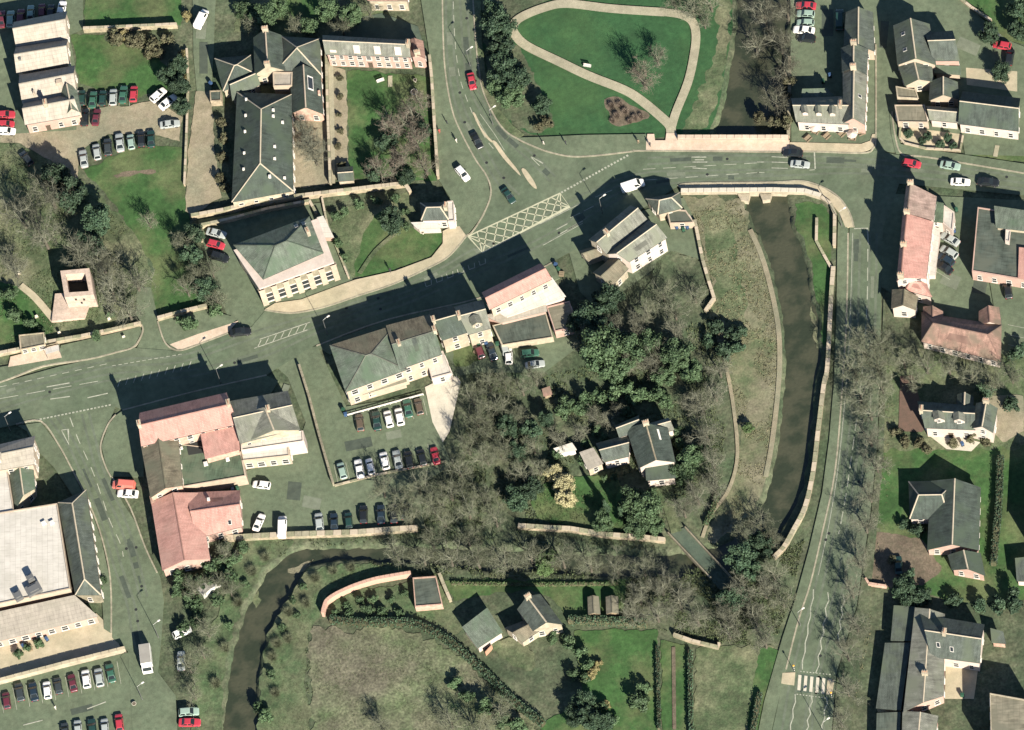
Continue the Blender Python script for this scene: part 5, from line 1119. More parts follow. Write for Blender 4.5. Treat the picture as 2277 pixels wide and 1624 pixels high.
car(T('a4', 1738, 1556), -4, 'white', 'saloon', 'white saloon parked on the south side of the eastern street')
car(T('a4', 1975, 1560), -6, 'black', 'saloon', 'black saloon in shade on the eastern street')
car(T('b2', 2178, 130), -55, 'dark green', 'saloon', 'dark green saloon waiting at the box junction')
car(T('b3', 1075, 48), 18, 'white', 'van', 'white van on the street beside the bridge end')
row('the yard west of the town hall', 'b1', [(1850,452,-12,'silver'), (1845,545,-12,'red'), (1872,645,-14,'black')], True)
car(T('b1', 2050, 1288), 8, 'black', 'saloon', 'black saloon driving past the corner paving')
row('the pair on the market road kerb', 'c1', [(1060,1042,176,'salmon','van'), (1088,1128,176,'white')], True)
car(T('c2', 45, 1368), 64, 'white', 'saloon', 'white saloon parked at a slant beside the salmon L-shaped building')
car(T('c2', 72, 1052), 174, 'white', 'hatch', 'white hatchback outside the grey bank windows')
row('the row along the river wall', 'c2', [(245,1410,88,'white','van'), (560,1365,94,'silver'), (692,1360,92,'dark blue'), (818,1345,94,'dark green'), (942,1300,90,'black'), (1088,1300,90,'dark blue'), (1200,1290,90,'black'), (1300,1265,90,'dark grey')])
row('the upper central parking row', 'c2', [(912,520,100,'brown'), (1055,490,100,'dark green'), (1152,485,102,'white'), (1250,465,102,'white'), (1318,395,102,'green'), (1418,380,102,'brown')])
row('the lower central parking row', 'c2', [(755,925,104,'pale green'), (903,905,102,'white'), (1000,880,102,'white'), (1125,835,102,'white'), (1235,832,102,'silver'), (1330,830,102,'black'), (1442,808,102,'black'), (1555,790,102,'red')])
row('the court behind the shops', 'b2', [(1930,1440,110,'dark red'), (2035,1455,108,'dark blue'), (2142,1420,104,'silver')])
row('the court beside the evergreens', 'b3', [(195,1475,6,'green'), (245,1570,8,'silver'), (15,1490,95,'white')])
row('the angled row behind the terrace', 'b4', [(1640,490,150,'silver'), (1632,600,150,'silver'), (1610,665,148,'dark blue'), (1590,740,148,'black')], True)
car(T('b4', 2135, 935), 98, 'black', 'hatch', 'black hatchback in a bay below the flat-roofed office')
row('the top supermarket parking row', 'd1', [(60,1335,100,'dark red'), (172,1275,100,'dark grey'), (285,1270,100,'dark blue'), (400,1245,98,'white'), (500,1210,100,'dark grey'), (620,1185,100,'dark red'), (738,1160,100,'white'), (850,1145,100,'silver'), (948,1115,100,'green')])
row('the bottom supermarket parking row', 'd1', [(555,1600,96,'dark grey'), (668,1580,96,'silver'), (785,1570,96,'dark green'), (895,1565,96,'silver'), (1015,1535,96,'red')])
car(T('d1', 1545, 995), 90, 'silver', 'saloon', 'silver saloon beside the riverside bushes below the market road')
row('the pair at the market road foot', 'd1', [(1610,1435,4,'pale green'), (1625,1535,2,'red')], True)
car(T('d1', 1555, 765), 25, 'white', 'hatch', 'white hatchback among the bushes by the market road bend')
car(T('d4', 1202, 190), 95, 'dark green', 'saloon', 'dark green saloon on the drive below the bungalow')
# box van and lorry
def box_van(d, ang, L, W, H, label, body='paint_white'):
    p = G(d, 1.5); q = G((d[0]+10*math.cos(R(ang)), d[1]-10*math.sin(R(ang))), 1.5)
    r = empty('delivery_truck', (p.x, p.y, .27), math.atan2(q.y-p.y, q.x-p.x)); tag(r, label, 'truck')
    bx = MB().box((-.6, 0, .6), L-1.7, W, H-.6); o = bx.build('cargo_box', body, r)
    MB().box((-.6, 0, H), L-1.8, W-.12, .05).build('roof_panel', 'roof_white', o)
    cb = MB(); x0 = L/2-1.4
    ring = lambda x, z: [(x, -W*.46, .4), (x, W*.46, .4), (x, W*.46, z), (x, -W*.46, z)]
    cb = loft([ring(x0, H*.82), ring(x0+.75, H*.80), ring(x0+1.3, H*.5), ring(x0+1.4, H*.35)]); cb.build('cab', body, r, True)
    ws = MB(); ws.face([(x0+.80, -W*.40, H*.785), (x0+1.29, -W*.42, H*.52), (x0+1.29, W*.42, H*.52), (x0+.80, W*.40, H*.785)]); ws.build('windscreen', 'glass_dark', r)
    for x in (-L/2+1.0, L/2-1.0):
        for y in (-W/2+.12, W/2-.12): MB().tube((x, y-.12, .4), (x, y+.12, .4), .4, .4, 12).build('wheel', 'tyre', r)
    for y in (-1, 1): MB().box((x0+1.36, y*W*.36, .62), .06, .25, .16).build('headlight', 'lamp_clear', r)
box_van(T('d1', 1250, 985), -84, 6.4, 2.4, 2.9, 'white box truck on the market road above the supermarket car park')
box_van(T('d1', 1785, 380), 38, 5.0, 2.2, 2.6, 'pale box truck parked diagonally among the riverside bushes')
# ------------------------------------------------------------------ people
def person_mesh(seed):
    rn = random.Random(seed)
    J = {0: (0, 0, .95, .16, .11), 1: (0, 0, 1.2, .17, .11), 2: (0, 0, 1.42, .17, .10), 3: (0, 0, 1.52, .06, .06), 4: (0, .01, 1.64, .10, .11), 5: (0, .01, 1.74, .07, .08),
         6: (.21, 0, 1.42, .06, .06), 7: (.27, .02, 1.14, .05, .05), 8: (.28, .10, .90, .04, .04), 9: (-.21, 0, 1.42, .06, .06), 10: (-.27, -.02, 1.14, .05, .05), 11: (-.28, .06, .90, .04, .04),
         12: (.10, 0, .86, .095, .095), 13: (.11, .10, .48, .07, .07), 14: (.11, .06, .08, .05, .05), 15: (.11, .20, .04, .045, .04), 16: (-.10, 0, .86, .095, .095), 17: (-.11, -.04, .48, .07, .07), 18: (-.11, -.20, .10, .05, .05), 19: (-.11, -.06, .04, .045, .04)}
    E = [(0, 1), (1, 2), (2, 3), (3, 4), (4, 5), (2, 6), (6, 7), (7, 8), (2, 9), (9, 10), (10, 11), (0, 12), (12, 13), (13, 14), (14, 15), (0, 16), (16, 17), (17, 18), (18, 19)]
    me = bpy.data.meshes.new('person_body'); me.from_pydata([J[i][:3] for i in range(20)], E, [])
    o = bpy.data.objects.new('person_tmp', me); link(o); md = o.modifiers.new('s', 'SKIN'); sv = me.skin_vertices[0].data
    for i in range(20): sv[i].radius = J[i][3:]
    sv[0].use_root = True; o.modifiers.new('d', 'SUBSURF').levels = 1
    dg = bpy.context.evaluated_depsgraph_get(); m2 = bpy.data.meshes.new_from_object(o.evaluated_get(dg)); bpy.data.objects.remove(o); m2.name = 'person_body'; return m2
mat('cloth_dark', (.02, .022, .028)); mat('cloth_light', (.45, .4, .34)); mat('cloth_red', (.3, .06, .05)); mat('hair', (.03, .02, .015)); mat('cloth_tan', (.2, .15, .1)); mat('skin', (.45, .3, .22))
try: PMESH = person_mesh(1)
except Exception as ex: PMESH = None; print('person', ex)
def person(d, ang, cloth, label):
    p = G(d, .9); r = empty('person', (p.x, p.y, .37), R(ang)); tag(r, label, 'person')
    o = bpy.data.objects.new('body', PMESH); link(o); o.parent = r
    if not PMESH.materials: PMESH.materials.append(MATS['cloth_dark'])
    o.material_slots[0].link = 'OBJECT'; o.material_slots[0].material = MATS[cloth]
    h = MB()
    for i in range(3): h.tube((0, 0, 1.66+i*.045), (0, -.005, 1.705+i*.045), .125-.02*i*i*.6, .12-.03*(i+1)**1.3*.8, 10)
    h.build('hair', 'hair', o)
if PMESH:
    person(T('b2', 1170, 765), 20, 'cloth_dark', 'person in dark clothes walking on the pale pavement below the hall garden')
    person(T('a3', 505, 1225), 70, 'cloth_dark', 'person in dark clothes on the pavement below the park lawn')
    person(T('a3', 1125, 1215), -30, 'cloth_tan', 'person in a brown coat near the park entrance paving')
    person(T('a3', 315, 1225), 110, 'cloth_light', 'person in pale clothes at the west end of the park pavement')
    person(T('a2', 1590, 1125), 0, 'cloth_red', 'person in a reddish top beside the walled garden wall')
    person(T('a2', 1735, 1205), 40, 'cloth_light', 'person in pale clothes on the pavement above the lodge')
    person(T('a2', 1655, 1050), 90, 'cloth_dark', 'person in dark clothes halfway up the north road pavement')
    person(T('a3', 1225, 1240), 30, 'cloth_dark', 'person in dark clothes standing on the pink bridge paving')
    person(T('d1', 475, 1405), 30, 'cloth_light', 'person in pale clothes walking in the supermarket car park')
# ------------------------------------------------------------------ street lamps
def lamp(d, label, h=7.0, ang=20):
    p = G(d, h); r = empty('street_lamp', (p.x, p.y, .2), R(ang)); tag(r, label, 'street lamp')
    MB().tube((0, 0, 0), (0, 0, 1.2), .11, .09, 8).build('base', 'metal_grey', r); MB().tube((0, 0, 1.2), (0, 0, h), .07, .05, 8).build('post', 'metal_grey', r)
    MB().tube((0, 0, h), (1.2, 0, h+.25), .04, .04, 6).build('arm', 'metal_grey', r); MB().box((1.45, 0, h+.17), .75, .32, .16, 0, .7).build('lamp_head', 'frame_white', r)
for dd, lb in ((T('c1', 1845, 60), 'street lamp with pale head in the bank shadow on the main street'), (T('c1', 40, 465), 'street lamp in shadow at the left edge of the main street'), (T('d1', 1310, 695), 'street lamp on the market road bend'),
               (T('d1', 1172, 1225), 'street lamp by the entrance of the supermarket car park'), (T('b3', 790, 155), 'street lamp beside the bridge approach lanes'), (T('b2', 595, 1190), 'street lamp at the shaded corner of the row of shops'),
               (T('a2', 1820, 440), 'street lamp above the red car on the north road'), (T('a2', 2015, 945), 'street lamp at the park edge of the north road'), (T('b4', 700, 265), 'street lamp by the curved river wall'), (T('d4', 345, 590), 'street lamp over the river footway above the zebra crossing'), (T('d4', 560, 1530), 'street lamp below the zebra crossing')):
    lamp(dd, lb)
# belisha beacons, bollards, benches, signs
def beacon(d, label):
    p = G(d, 0); r = empty('crossing_beacon', (p.x, p.y, .35)); tag(r, label, 'beacon')
    for i in range(6): MB().tube((0, 0, i*.5), (0, 0, i*.5+.5), .06, .06, 8).build('post_band', 'frame_white' if i % 2 else 'metal_dark', r)
    g = MB()
    for i in range(5):
        a0, a1 = -math.pi/2+math.pi*i/5, -math.pi/2+math.pi*(i+1)/5; g.tube((0, 0, 3.2+.22*math.sin(a0)), (0, 0, 3.2+.22*math.sin(a1)), .22*math.cos(a0)+.001, .22*math.cos(a1)+.001, 10, False)
    g.build('globe', mat('amber', (.6, .25, .02)), r)
beacon(T('d4', 320, 1100), 'striped crossing beacon on the west side of the zebra crossing'); beacon(T('d4', 640, 1330), 'striped crossing beacon on the east side of the zebra crossing')
def bench(d, ang, label):
    p = G(d); r = empty('park_bench', (p.x, p.y, .3), R(ang)); tag(r, label, 'bench')
    for i in range(4): MB().box((0, -.2+i*.13, .45), 1.8, .1, .05).build('seat_slat', 'frame_white', r)
    for i in range(3): MB().box((0, .28, .55+i*.15), 1.8, .05, .1).build('back_slat', 'frame_white', r)
    for x in (-.75, .75): MB().box((x, .02, 0), .08, .5, .45).box((x, .28, .45), .08, .06, .5).build('leg', 'metal_dark', r)
bench(T('a3', 690, 578), -28, 'white bench beside the diagonal park path'); bench(T('a2', 1090, 705), 5, 'pale bench on the walled garden lawn')
def planter(d, label, s=.8):
    p = G(d); r = empty('stone_urn', (p.x, p.y, 0)); tag(r, label, 'urn')
    MB().tube((0, 0, 0), (0, 0, .25), s*.4, s*.25, 10).build('foot', 'paving_pale', r); MB().tube((0, 0, .25), (0, 0, .85), s*.25, s*.75, 12).build('bowl', 'paving_pale', r); MB().tube((0, 0, .85), (0, 0, .9), s*.6, s*.5, 12).build('soil', 'soil', r)
planter(T('a2', 1378, 800), 'round pale stone urn in the walled garden shrubs', 1.1); planter(T('a2', 1385, 700), 'small pale urn by the garden range path', .6)
planter(T('b2', 1450, 450), 'pale urn on the lawn below the lodge', .5)
planter(T('d1', 1150, 1380), 'low round planter at the supermarket car park mouth', .7)
def headstone(d, label, ang=10):
    p = G(d); r = empty('headstone', (p.x, p.y, 0), R(ang)); tag(r, label, 'headstone', 'headstones round the tower')
    MB().box((0, 0, 0), .9, .4, .18).build('plinth', 'stone_pale', r); MB().box((0, 0, .18), .7, .16, 1.0, 0, .9).build('slab', 'paving_pale', r)
for (x, y), lb in (((165,795),'pale headstone left of the tower path'), ((315,1165),'pale headstone at the foot of the tower path'), ((935,1185),'pale headstone between the tower and the side lane'), ((510,1305),'pale headstone below the tower plinth'), ((1060,1340),'pale headstone in the roadside bed')):
    headstone(T('b1', x, y), lb)
# pub tables and parasols
def parasol_table(d, label, open_=True):
    p = G(d); r = empty('picnic_table', (p.x, p.y, .1), R(len(label)*17 % 90)); tag(r, label, 'picnic table', 'tables outside the corner terrace')
    MB().box((0, 0, .7), 1.6, .8, .06).build('table_top', 'wood_tan', r)
    for y in (-.7, .7): MB().box((0, y, .42), 1.6, .28, .05).build('bench_seat', 'wood_tan', r)
    for x in (-.6, .6): MB().box((x, 0, 0), .08, 1.4, .4).box((x, 0, .4), .08, .3, .3).build('trestle', 'wood_dark', r)
    if open_:
        MB().tube((0, 0, .7), (0, 0, 2.4), .03, .03, 6).build('parasol_pole', 'frame_white', r); MB().tube((0, 0, 2.1), (0, 0, 2.65), 1.25, .05, 8).build('parasol', 'render_white', r)
for i, (x, y) in enumerate(((430,1190), (500,1130), (590,1170), (640,1100), (720,1150), (800,1120), (815,1185), (890,1140))):
    parasol_table(T('a4', x, y), f'picnic table outside the corner terrace, {ordn(i, 8)}', i in (1, 3, 6))
for i, (x, y) in enumerate(((1700,655), (1840,690), (1790,730))):
    pass

# ------------------------------------------------------------------ bins and clutter in the yards
mat('bin_green', (.02, .06, .035), rough=.5); mat('bin_blue', (.03, .06, .12), rough=.5); mat('pallet_wood', (.24, .19, .12), (.18, .14, .09), 3)
BIN = {}
def wheelie(d, m, label, s=1.0):
    p = G(d, .5); r = empty('wheelie_bin', (p.x, p.y, .25), R(len(label)*31 % 90)); r.scale = (s,)*3; tag(r, label, 'bin', 'wheelie bins in the yards')
    if not BIN:
        BIN['tub'] = mesh_of(MB().box((0, 0, .12), .5, .58, .85, 0, 1.15), 'tub', 'bin_green'); BIN['lid'] = mesh_of(MB().box((0, 0, .97), .62, .7, .08, 0, .9), 'lid', 'bin_green'); BIN['wheel'] = mesh_of(MB().tube((-.3, -.25, .12), (.3, -.25, .12), .12, .12, 8), 'wheel', 'tyre')
    for n, me in BIN.items():
        o = bpy.data.objects.new(n, me); link(o); o.parent = r
        if n != 'wheel': o.material_slots[0].link = 'OBJECT'; o.material_slots[0].material = MATS[m]
spots = [('b2',1925,1400,'behind the shops'), ('b2',1990,1390,'behind the shops'), ('b2',2085,1395,'behind the shops'), ('c2',1620,50,'by the white terrace'), ('c2',1660,80,'by the white terrace'), ('c2',790,450,'by the parking rail end'), ('c2',770,410,'by the parking rail end'), ('b3',420,720,'beside the salmon shop'), ('b3',440,755,'beside the salmon shop'), ('b3',1450,400,'in the bridge house yard'), ('b3',1510,420,'in the bridge house yard'), ('b3',1540,400,'in the bridge house yard'),
         ('b4',1700,250,'behind the salmon terrace'), ('b4',1680,430,'behind the salmon terrace'), ('c1',2030,1080,'beside the bank yard wall'), ('c1',1990,1090,'beside the bank yard wall'), ('d1',150,930,'in the supermarket yard'), ('d1',200,880,'in the supermarket yard'), ('d1',340,830,'in the supermarket yard'), ('d1',400,820,'in the supermarket yard'), ('a4',560,700,'behind the corner terrace'), ('a4',620,650,'behind the corner terrace'), ('a4',1690,620,'by the glazed canopy'), ('c4',1750,700,'on the dormer house terrace'), ('d4',1750,1300,'in the courtyard house court'), ('a1',1800,720,'beside the lane garage')]
from collections import Counter
tot = Counter(q[3] for q in spots); cnt = Counter()
for i, (t_, x, y, wh) in enumerate(spots):
    cnt[wh] += 1; c_ = ('green', 'blue')[i % 2]
    wheelie(T(t_, x, y), 'bin_'+c_, f'{c_} wheelie bin {wh}' + (f', {ORD[cnt[wh]-1]} of {tot[wh]} there' if tot[wh] > 1 else ''), 1.15)
def pallets(d, n, label):
    p = G(d); r = empty('pallet_stack', (p.x, p.y, .2), R(n*23)); tag(r, label, 'pallets')
    for k_ in range(n):
        for j in range(5): MB().box((0, -.48+j*.24, k_*.16+.1), 1.2, .14, .03).build('board', 'pallet_wood', r)
        for x in (-.5, 0, .5): MB().box((x, 0, k_*.16), .1, 1.0, .1).build('bearer', 'pallet_wood', r)
pallets(T('d1', 260, 905), 4, 'stack of wooden pallets in the supermarket yard'); pallets(T('b3', 470, 800), 3, 'stack of wooden pallets beside the salmon shop'); pallets(T('b2', 1905, 1460), 2, 'low pallet stack in the court behind the shops')
# ------------------------------------------------------------------ trees and shrubs
mat('bark', (.085, .072, .052), (.06, .052, .04), 3); mat('twig_dark', (.060, .056, .040), (.045, .044, .032), .8, objvar=.2, fine=.2, rough=.95, spec=.1)
mat('branch', (.150, .150, .112), (.115, .118, .085), 1.5, objvar=.2, rough=.9, spec=.1)
mat('twig', (.112, .112, .080), (.084, .088, .060), .8, objvar=.25, fine=.2, rough=.95, spec=.1)
mat('twig_pink', (.150, .115, .092), (.115, .096, .072), .8, objvar=.2, fine=.2, rough=.95, spec=.1)
mat('twig_green', (.082, .096, .056), (.112, .118, .075), .8, objvar=.25, fine=.2, rough=.95, spec=.1)
mat('leaf_dark', (.022, .044, .024), (.040, .066, .034), .9, objvar=.3, fine=.3, bscale=2.0, rough=.7, spec=.25)
mat('leaf_mid', (.038, .068, .030), (.062, .096, .044), .9, objvar=.25, fine=.3, bscale=2.0, rough=.7, spec=.25)
mat('leaf_light', (.050, .088, .030), (.075, .110, .042), .9, objvar=.2, fine=.3, bscale=2.0, rough=.7, spec=.25)
mat('leaf_gold', (.24, .225, .115), (.29, .26, .145), .9, objvar=.12, fine=.2, bscale=2.0, rough=.75, spec=.2)
mat('leaf_ochre', (.13, .12, .05), (.18, .15, .075), .9, objvar=.15, fine=.25, bscale=2.0, rough=.8, spec=.2)
mat('leaf_brown', (.082, .076, .046), (.056, .060, .032), .9, objvar=.25, fine=.3, bscale=2.0, rough=.85, spec=.1)
def rdir(rn, up=0.0):
    while True:
        v = Vector((rn.uniform(-1, 1), rn.uniform(-1, 1), rn.uniform(-1, 1)))
        if .05 < v.length < 1: v.normalize(); v.z += up; return v.normalized()
def bare_proto(seed, spread=1.0, n1=7, n2=7, n3=7, n4=6):
    rn = random.Random(seed); tr = MB(); br = MB(); tw = MB()
    def twig(p, d, L, wd):
        s = d.cross(rdir(rn)).normalized()*wd; br_ = p+d*L+Vector((0, 0, L*.1)); tw.face([p-s, p+s, br_])
    tr.tube((0, 0, -.3), (0.1, 0, 1.6), .30, .22, 7); tr.tube((0.1, 0, 1.6), (.15, .1, 3.0), .22, .17, 7)
    top = Vector((.15, .1, 3.0))
    for i in range(n1):
        a = 2*math.pi*(i+rn.random()*.7)/n1; el = rn.uniform(.35, 1.15) if i else 1.45
        d = Vector((math.cos(a)*math.cos(el)*spread, math.sin(a)*math.cos(el)*spread, math.sin(el))).normalized(); p = top-Vector((0, 0, rn.uniform(0, 1.2))); L = rn.uniform(2.6, 3.6)
        pts = [p]; dd = d
        for k_ in range(3): dd = (dd+rdir(rn)*.25+Vector((0, 0, .08))).normalized(); pts.append(pts[-1]+dd*L/3)
        for k_ in range(3): br.tube(pts[k_], pts[k_+1], .12-.03*k_, .09-.03*k_, 5, False)
        for j in range(n2):
            t = rn.uniform(.3, 1)*2.999; b0 = pts[int(t)].lerp(pts[int(t)+1], t % 1); e = (dd*.7+rdir(rn)*.9+Vector((0, 0, .15))).normalized(); L2 = rn.uniform(1.3, 2.2)
            m1 = b0+e*L2*.5; e2 = (e+rdir(rn)*.3).normalized(); m2 = m1+e2*L2*.5
            br.tube(b0, m1, .045, .032, 4, False); br.tube(m1, m2, .032, .018, 3, False)
            for k_ in range(n3):
                t2 = rn.uniform(.25, 1); c0 = b0.lerp(m1, t2*2) if t2 < .5 else m1.lerp(m2, t2*2-1); f = (e2*.5+rdir(rn)*.9+Vector((0, 0, .2))).normalized(); L3 = rn.uniform(.7, 1.2); c1 = c0+f*L3
                br.tube(c0, c1, .016, .009, 3, False)
                for l_ in range(n4): twig(c0.lerp(c1, rn.uniform(.2, 1)), (f*.6+rdir(rn)*.9+Vector((0, 0, .15))).normalized(), rn.uniform(.4, .9), .015)
    return tr, br, tw
def leafy_proto(seed, r=3.4, h=6.0, N=3600, size=.30, lobes=12, conic=0.0, z0=1.2):
    rn = random.Random(seed); mb = MB(); Ls = []
    for i in range(lobes):
        t = rn.random(); z = z0+(h-z0)*(t*.8+.12); rr = r*(1-conic*t)*math.sqrt(max(.12, 1-(2*(z-z0)/(h-z0)-1)**2*.8)); a = rn.uniform(0, 6.28); k_ = rn.uniform(.2, .86)
        Ls.append((Vector((math.cos(a)*rr*k_, math.sin(a)*rr*k_, z)), rn.uniform(.5, 1.25)*r*(.40 if lobes < 25 else .30)*(1-conic*.75*t)))
    for i in range(N):
        c, R_ = rn.choice(Ls); d = rdir(rn, .2); p = c+d*R_*(rn.random()**.45)*1.12+rdir(rn)*R_*.18
        if p.z < .15: continue
        s = size*rn.uniform(.6, 1.4); n = (d+rdir(rn)*.8).normalized(); x = n.orthogonal().normalized(); y = n.cross(x); a = rn.uniform(0, 6.28); x, y = x*math.cos(a)+y*math.sin(a), y*math.cos(a)-x*math.sin(a)
        mb.face([p-x*s-y*s*.5, p+x*s*.2-y*s*.7, p+x*s+y*s*.3, p-x*s*.3+y*s*.7])
    tr = MB().tube((0, 0, -.3), (0, 0, z0+(h-z0)*.5), .2*r/3.4, .08, 6); return tr, mb
def raw(mb, name, m): 
    me = bpy.data.meshes.new(name); me.from_pydata([tuple(v) for v in mb.V], [], mb.F); me.materials.append(MATS[m]); return me
TP = {}
for i, sd in enumerate((11, 12, 13, 14, 15)):
    tr, br, tw = bare_proto(sd, 1.0+.15*(i % 3)); br2 = raw(br, 'branches', 'branch'); TP[f'bare{i}'] = [('trunk', raw(tr, 'trunk', 'bark')), ('branches', br2), ('crown', raw(tw, 'crown', 'twig'))]
for i, sd in enumerate((21, 22, 23)): tr, lf = leafy_proto(sd, 3.6, 6.5, 9500, .20, 34); TP[f'leaf{i}'] = [('trunk', raw(tr, 'trunk', 'bark')), ('crown', raw(lf, 'crown', 'leaf_dark'))]
for i, sd in enumerate((31, 32, 33)): tr, lf = leafy_proto(sd, 1.3, 1.9, 1500, .13, 12, z0=.1); TP[f'shrub{i}'] = [('stem', raw(tr, 'stem', 'bark')), ('foliage', raw(lf, 'foliage', 'leaf_mid'))]
for i, sd in enumerate((41, 42)): tr, lf = leafy_proto(sd, 1.7, 4.6, 3600, .16, 20, conic=.7, z0=.3); TP[f'cone{i}'] = [('trunk', raw(tr, 'trunk', 'bark')), ('crown', raw(lf, 'crown', 'leaf_gold'))]
for i, sd in enumerate((51, 52)):   # twiggy brush
    rn = random.Random(sd); mb = MB()
    for j in range(900):
        a = rn.uniform(0, 6.28); q = rn.random()**.5*.5; p = Vector((math.cos(a)*q, math.sin(a)*q, rn.uniform(0, .9))); d = (Vector((math.cos(a)*.7, math.sin(a)*.7, 1))+rdir(rn)*.8).normalized(); s = d.cross(rdir(rn)).normalized()*.02; mb.face([p-s, p+s, p+d*rn.uniform(.6, 1.3)])
    TP[f'brush{i}'] = [('stems', raw(mb, 'stems', 'twig'))]
NT = [0]
def plant(kind, d, r, label, m=None, group=None, name=None, cat='tree', zs=1.0):
    base = {'bare': 3.9, 'leaf': 3.7, 'shrub': 1.4, 'cone': 1.8, 'brush': 1.3}[kind]; hc = {'bare': 4.6, 'leaf': 4.0, 'shrub': 1.0, 'cone': 2.2, 'brush': .8}[kind]
    s = r/base; k_ = sum(1 for q in TP if q.startswith(kind)); NT[0] += 1; rn = random.Random(NT[0]*7+3)
    p = G(d, hc*s); root = empty(name or {'bare': 'bare_tree', 'leaf': 'evergreen_tree', 'shrub': 'shrub', 'cone': 'golden_conifer', 'brush': 'brushwood'}[kind], (p.x, p.y, 0), rn.uniform(0, 6.28)); root.scale = (s*rn.uniform(.92, 1.1), s*rn.uniform(.92, 1.1), s*rn.uniform(.9, 1.15)*zs)
    tag(root, label, cat, group)
    for n, me in TP[f'{kind}{NT[0] % k_}']:
        o = bpy.data.objects.new(n, me); link(o); o.parent = root
        if m and n in ('crown', 'foliage', 'stems'): o.material_slots[0].link = 'OBJECT'; o.material_slots[0].material = MATS[m]
    return root
def grove(kind, what, where, pts, m=None, cat='tree', name=None):
    pts = sorted(pts)
    for i, (x, y, r) in enumerate(pts):
        plant(kind, (x, y), r, f'{what}, {ordn(i, len(pts)) if len(pts) > 1 else "alone"} {where}', m, f'{what} {where}' if len(pts) > 1 else None, name, cat)
# churchyard
grove('bare', 'large bare tree', 'in the churchyard grove', [(45,470,6.5), (95,520,6), (110,430,6), (30,590,5), (175,560,5.5), (245,640,5.5), (300,620,5), (285,690,4.5), (225,580,5)])
grove('leaf', 'dark evergreen tree', 'in the churchyard grove', [(160,435,4.2), (215,490,4), (120,395,3.6), (200,545,3.4)], 'leaf_dark')
grove('leaf', 'dark ivy-clad tree', 'along the east edge of the churchyard lawn', [(425,570,2.8), (455,640,3), (432,520,2.4)], 'leaf_dark')
grove('bare', 'small bare tree', 'on the churchyard lawn', [(330,490,3), (405,540,3.4), (470,600,3.2), (440,610,3.6), (480,660,3.6), (415,640,3.4)], 'twig_green')
grove('shrub', 'green shrub', 'at the foot of the church tower', [(215,745,1.6), (245,700,1.4), (30,700,2), (70,720,1.6), (20,650,2.2), (95,735,1.2), (420,715,2.6), (480,690,2.2)], 'leaf_mid', 'shrub')
# school
grove('shrub', 'shrub', 'on the bank north of the school lawn', [(260,85,2.4), (285,92,2), (312,90,2.2), (345,100,2), (370,85,2), (330,120,1.6), (352,118,1.8)], 'leaf_brown', 'shrub')
grove('leaf', 'dark evergreen', 'between the lane and the north-west car park', [(395,150,2.6), (400,190,2.6), (402,235,2.4), (370,170,2.2)], 'leaf_dark')
grove('shrub', 'golden shrub', 'along the lane wall', [(415,35,1.5), (405,120,1.4), (412,175,1.4), (275,78,1.6)], 'leaf_ochre', 'shrub')
grove('bare', 'spreading bare tree', 'in the school court', [(690,320,4.2), (675,290,3.6), (700,350,3.4)])
grove('bare', 'bare reddish tree', 'in the walled garden', [(880,275,4.6), (915,250,4), (925,310,4.2), (890,350,4.4), (845,375,4), (945,370,3.6), (935,225,3)], 'twig_pink')
grove('leaf', 'low dark evergreen', 'at the bottom of the walled garden', [(860,315,2.6), (830,385,2.4), (940,295,2.4), (905,395,2.2)], 'leaf_dark')
grove('shrub', 'small shrub', 'in the walled garden border', [(755,175,1), (757,215,1), (753,255,.9), (757,290,1), (752,325,1), (760,365,1.1)], 'leaf_brown', 'shrub')
grove('leaf', 'green tree', 'in the gardens north of the school', [(590,35,3.2), (620,15,2.6), (780,35,3), (730,20,2.8), (545,20,2.6), (690,60,2.4)], 'leaf_mid')
grove('bare', 'thin bare tree', 'in the gardens north of the school', [(560,50,3), (655,55,3), (760,60,3.2), (820,20,3)], 'twig_green')
grove('shrub', 'shrub', 'in the bed along the school wall', [(490,275,1.6), (498,310,1.5), (492,350,1.7), (488,395,1.6), (500,420,1.4)], 'leaf_brown', 'shrub')
# park
grove('leaf', 'dark evergreen tree', 'along the park edge of the north road', [(1108,60,4), (1112,105,3.6), (1120,150,4), (1150,180,3.4), (1095,30,3)], 'leaf_dark')
grove('leaf', 'mid-green tree', 'along the park edge of the north road', [(1135,215,3), (1105,190,2.6)], 'leaf_mid')
grove('bare', 'pinkish bare tree', 'beside the diagonal park path', [(1432,170,5)], 'twig_pink'); grove('bare', 'pale bare tree', 'in the upper half of the park lawn', [(1462,125,3.6)], 'twig')
grove('leaf', 'small dark bush tree', 'in the south-west of the park', [(1205,235,2.2)], 'leaf_dark'); grove('shrub', 'brown shrub', 'in the south-west of the park', [(1220,270,1.8), (1200,282,1.4)], 'leaf_brown', 'shrub')
grove('brush', 'brown bedding plant', 'in the oval flower bed', [(1360,235,1.1), (1372,258,1.2), (1390,248,1.2), (1412,262,1.1), (1378,232,1), (1400,270,.9), (1425,258,.9), (1362,268,.9)], 'twig_pink', 'plant', 'bedding_plant')
grove('bare', 'bare tree', 'at the north-east corner of the park', [(1540,15,4.2), (1580,5,3.6), (1500,0,3.4), (1565,45,3.2)], 'twig_green')
grove('bare', 'bare riverside tree', 'leaning over the river above the bridge', [(1700,30,5), (1735,90,4.6), (1745,150,4.4), (1725,215,4.4), (1750,20,4.2), (1680,95,4)], 'twig_dark')
grove('shrub', 'riverbank bush', 'on the bank below the corner terrace', [(1752,180,1.8), (1750,215,1.6), (1745,270,2), (1720,270,2), (1690,262,1.8)], 'leaf_brown', 'shrub')
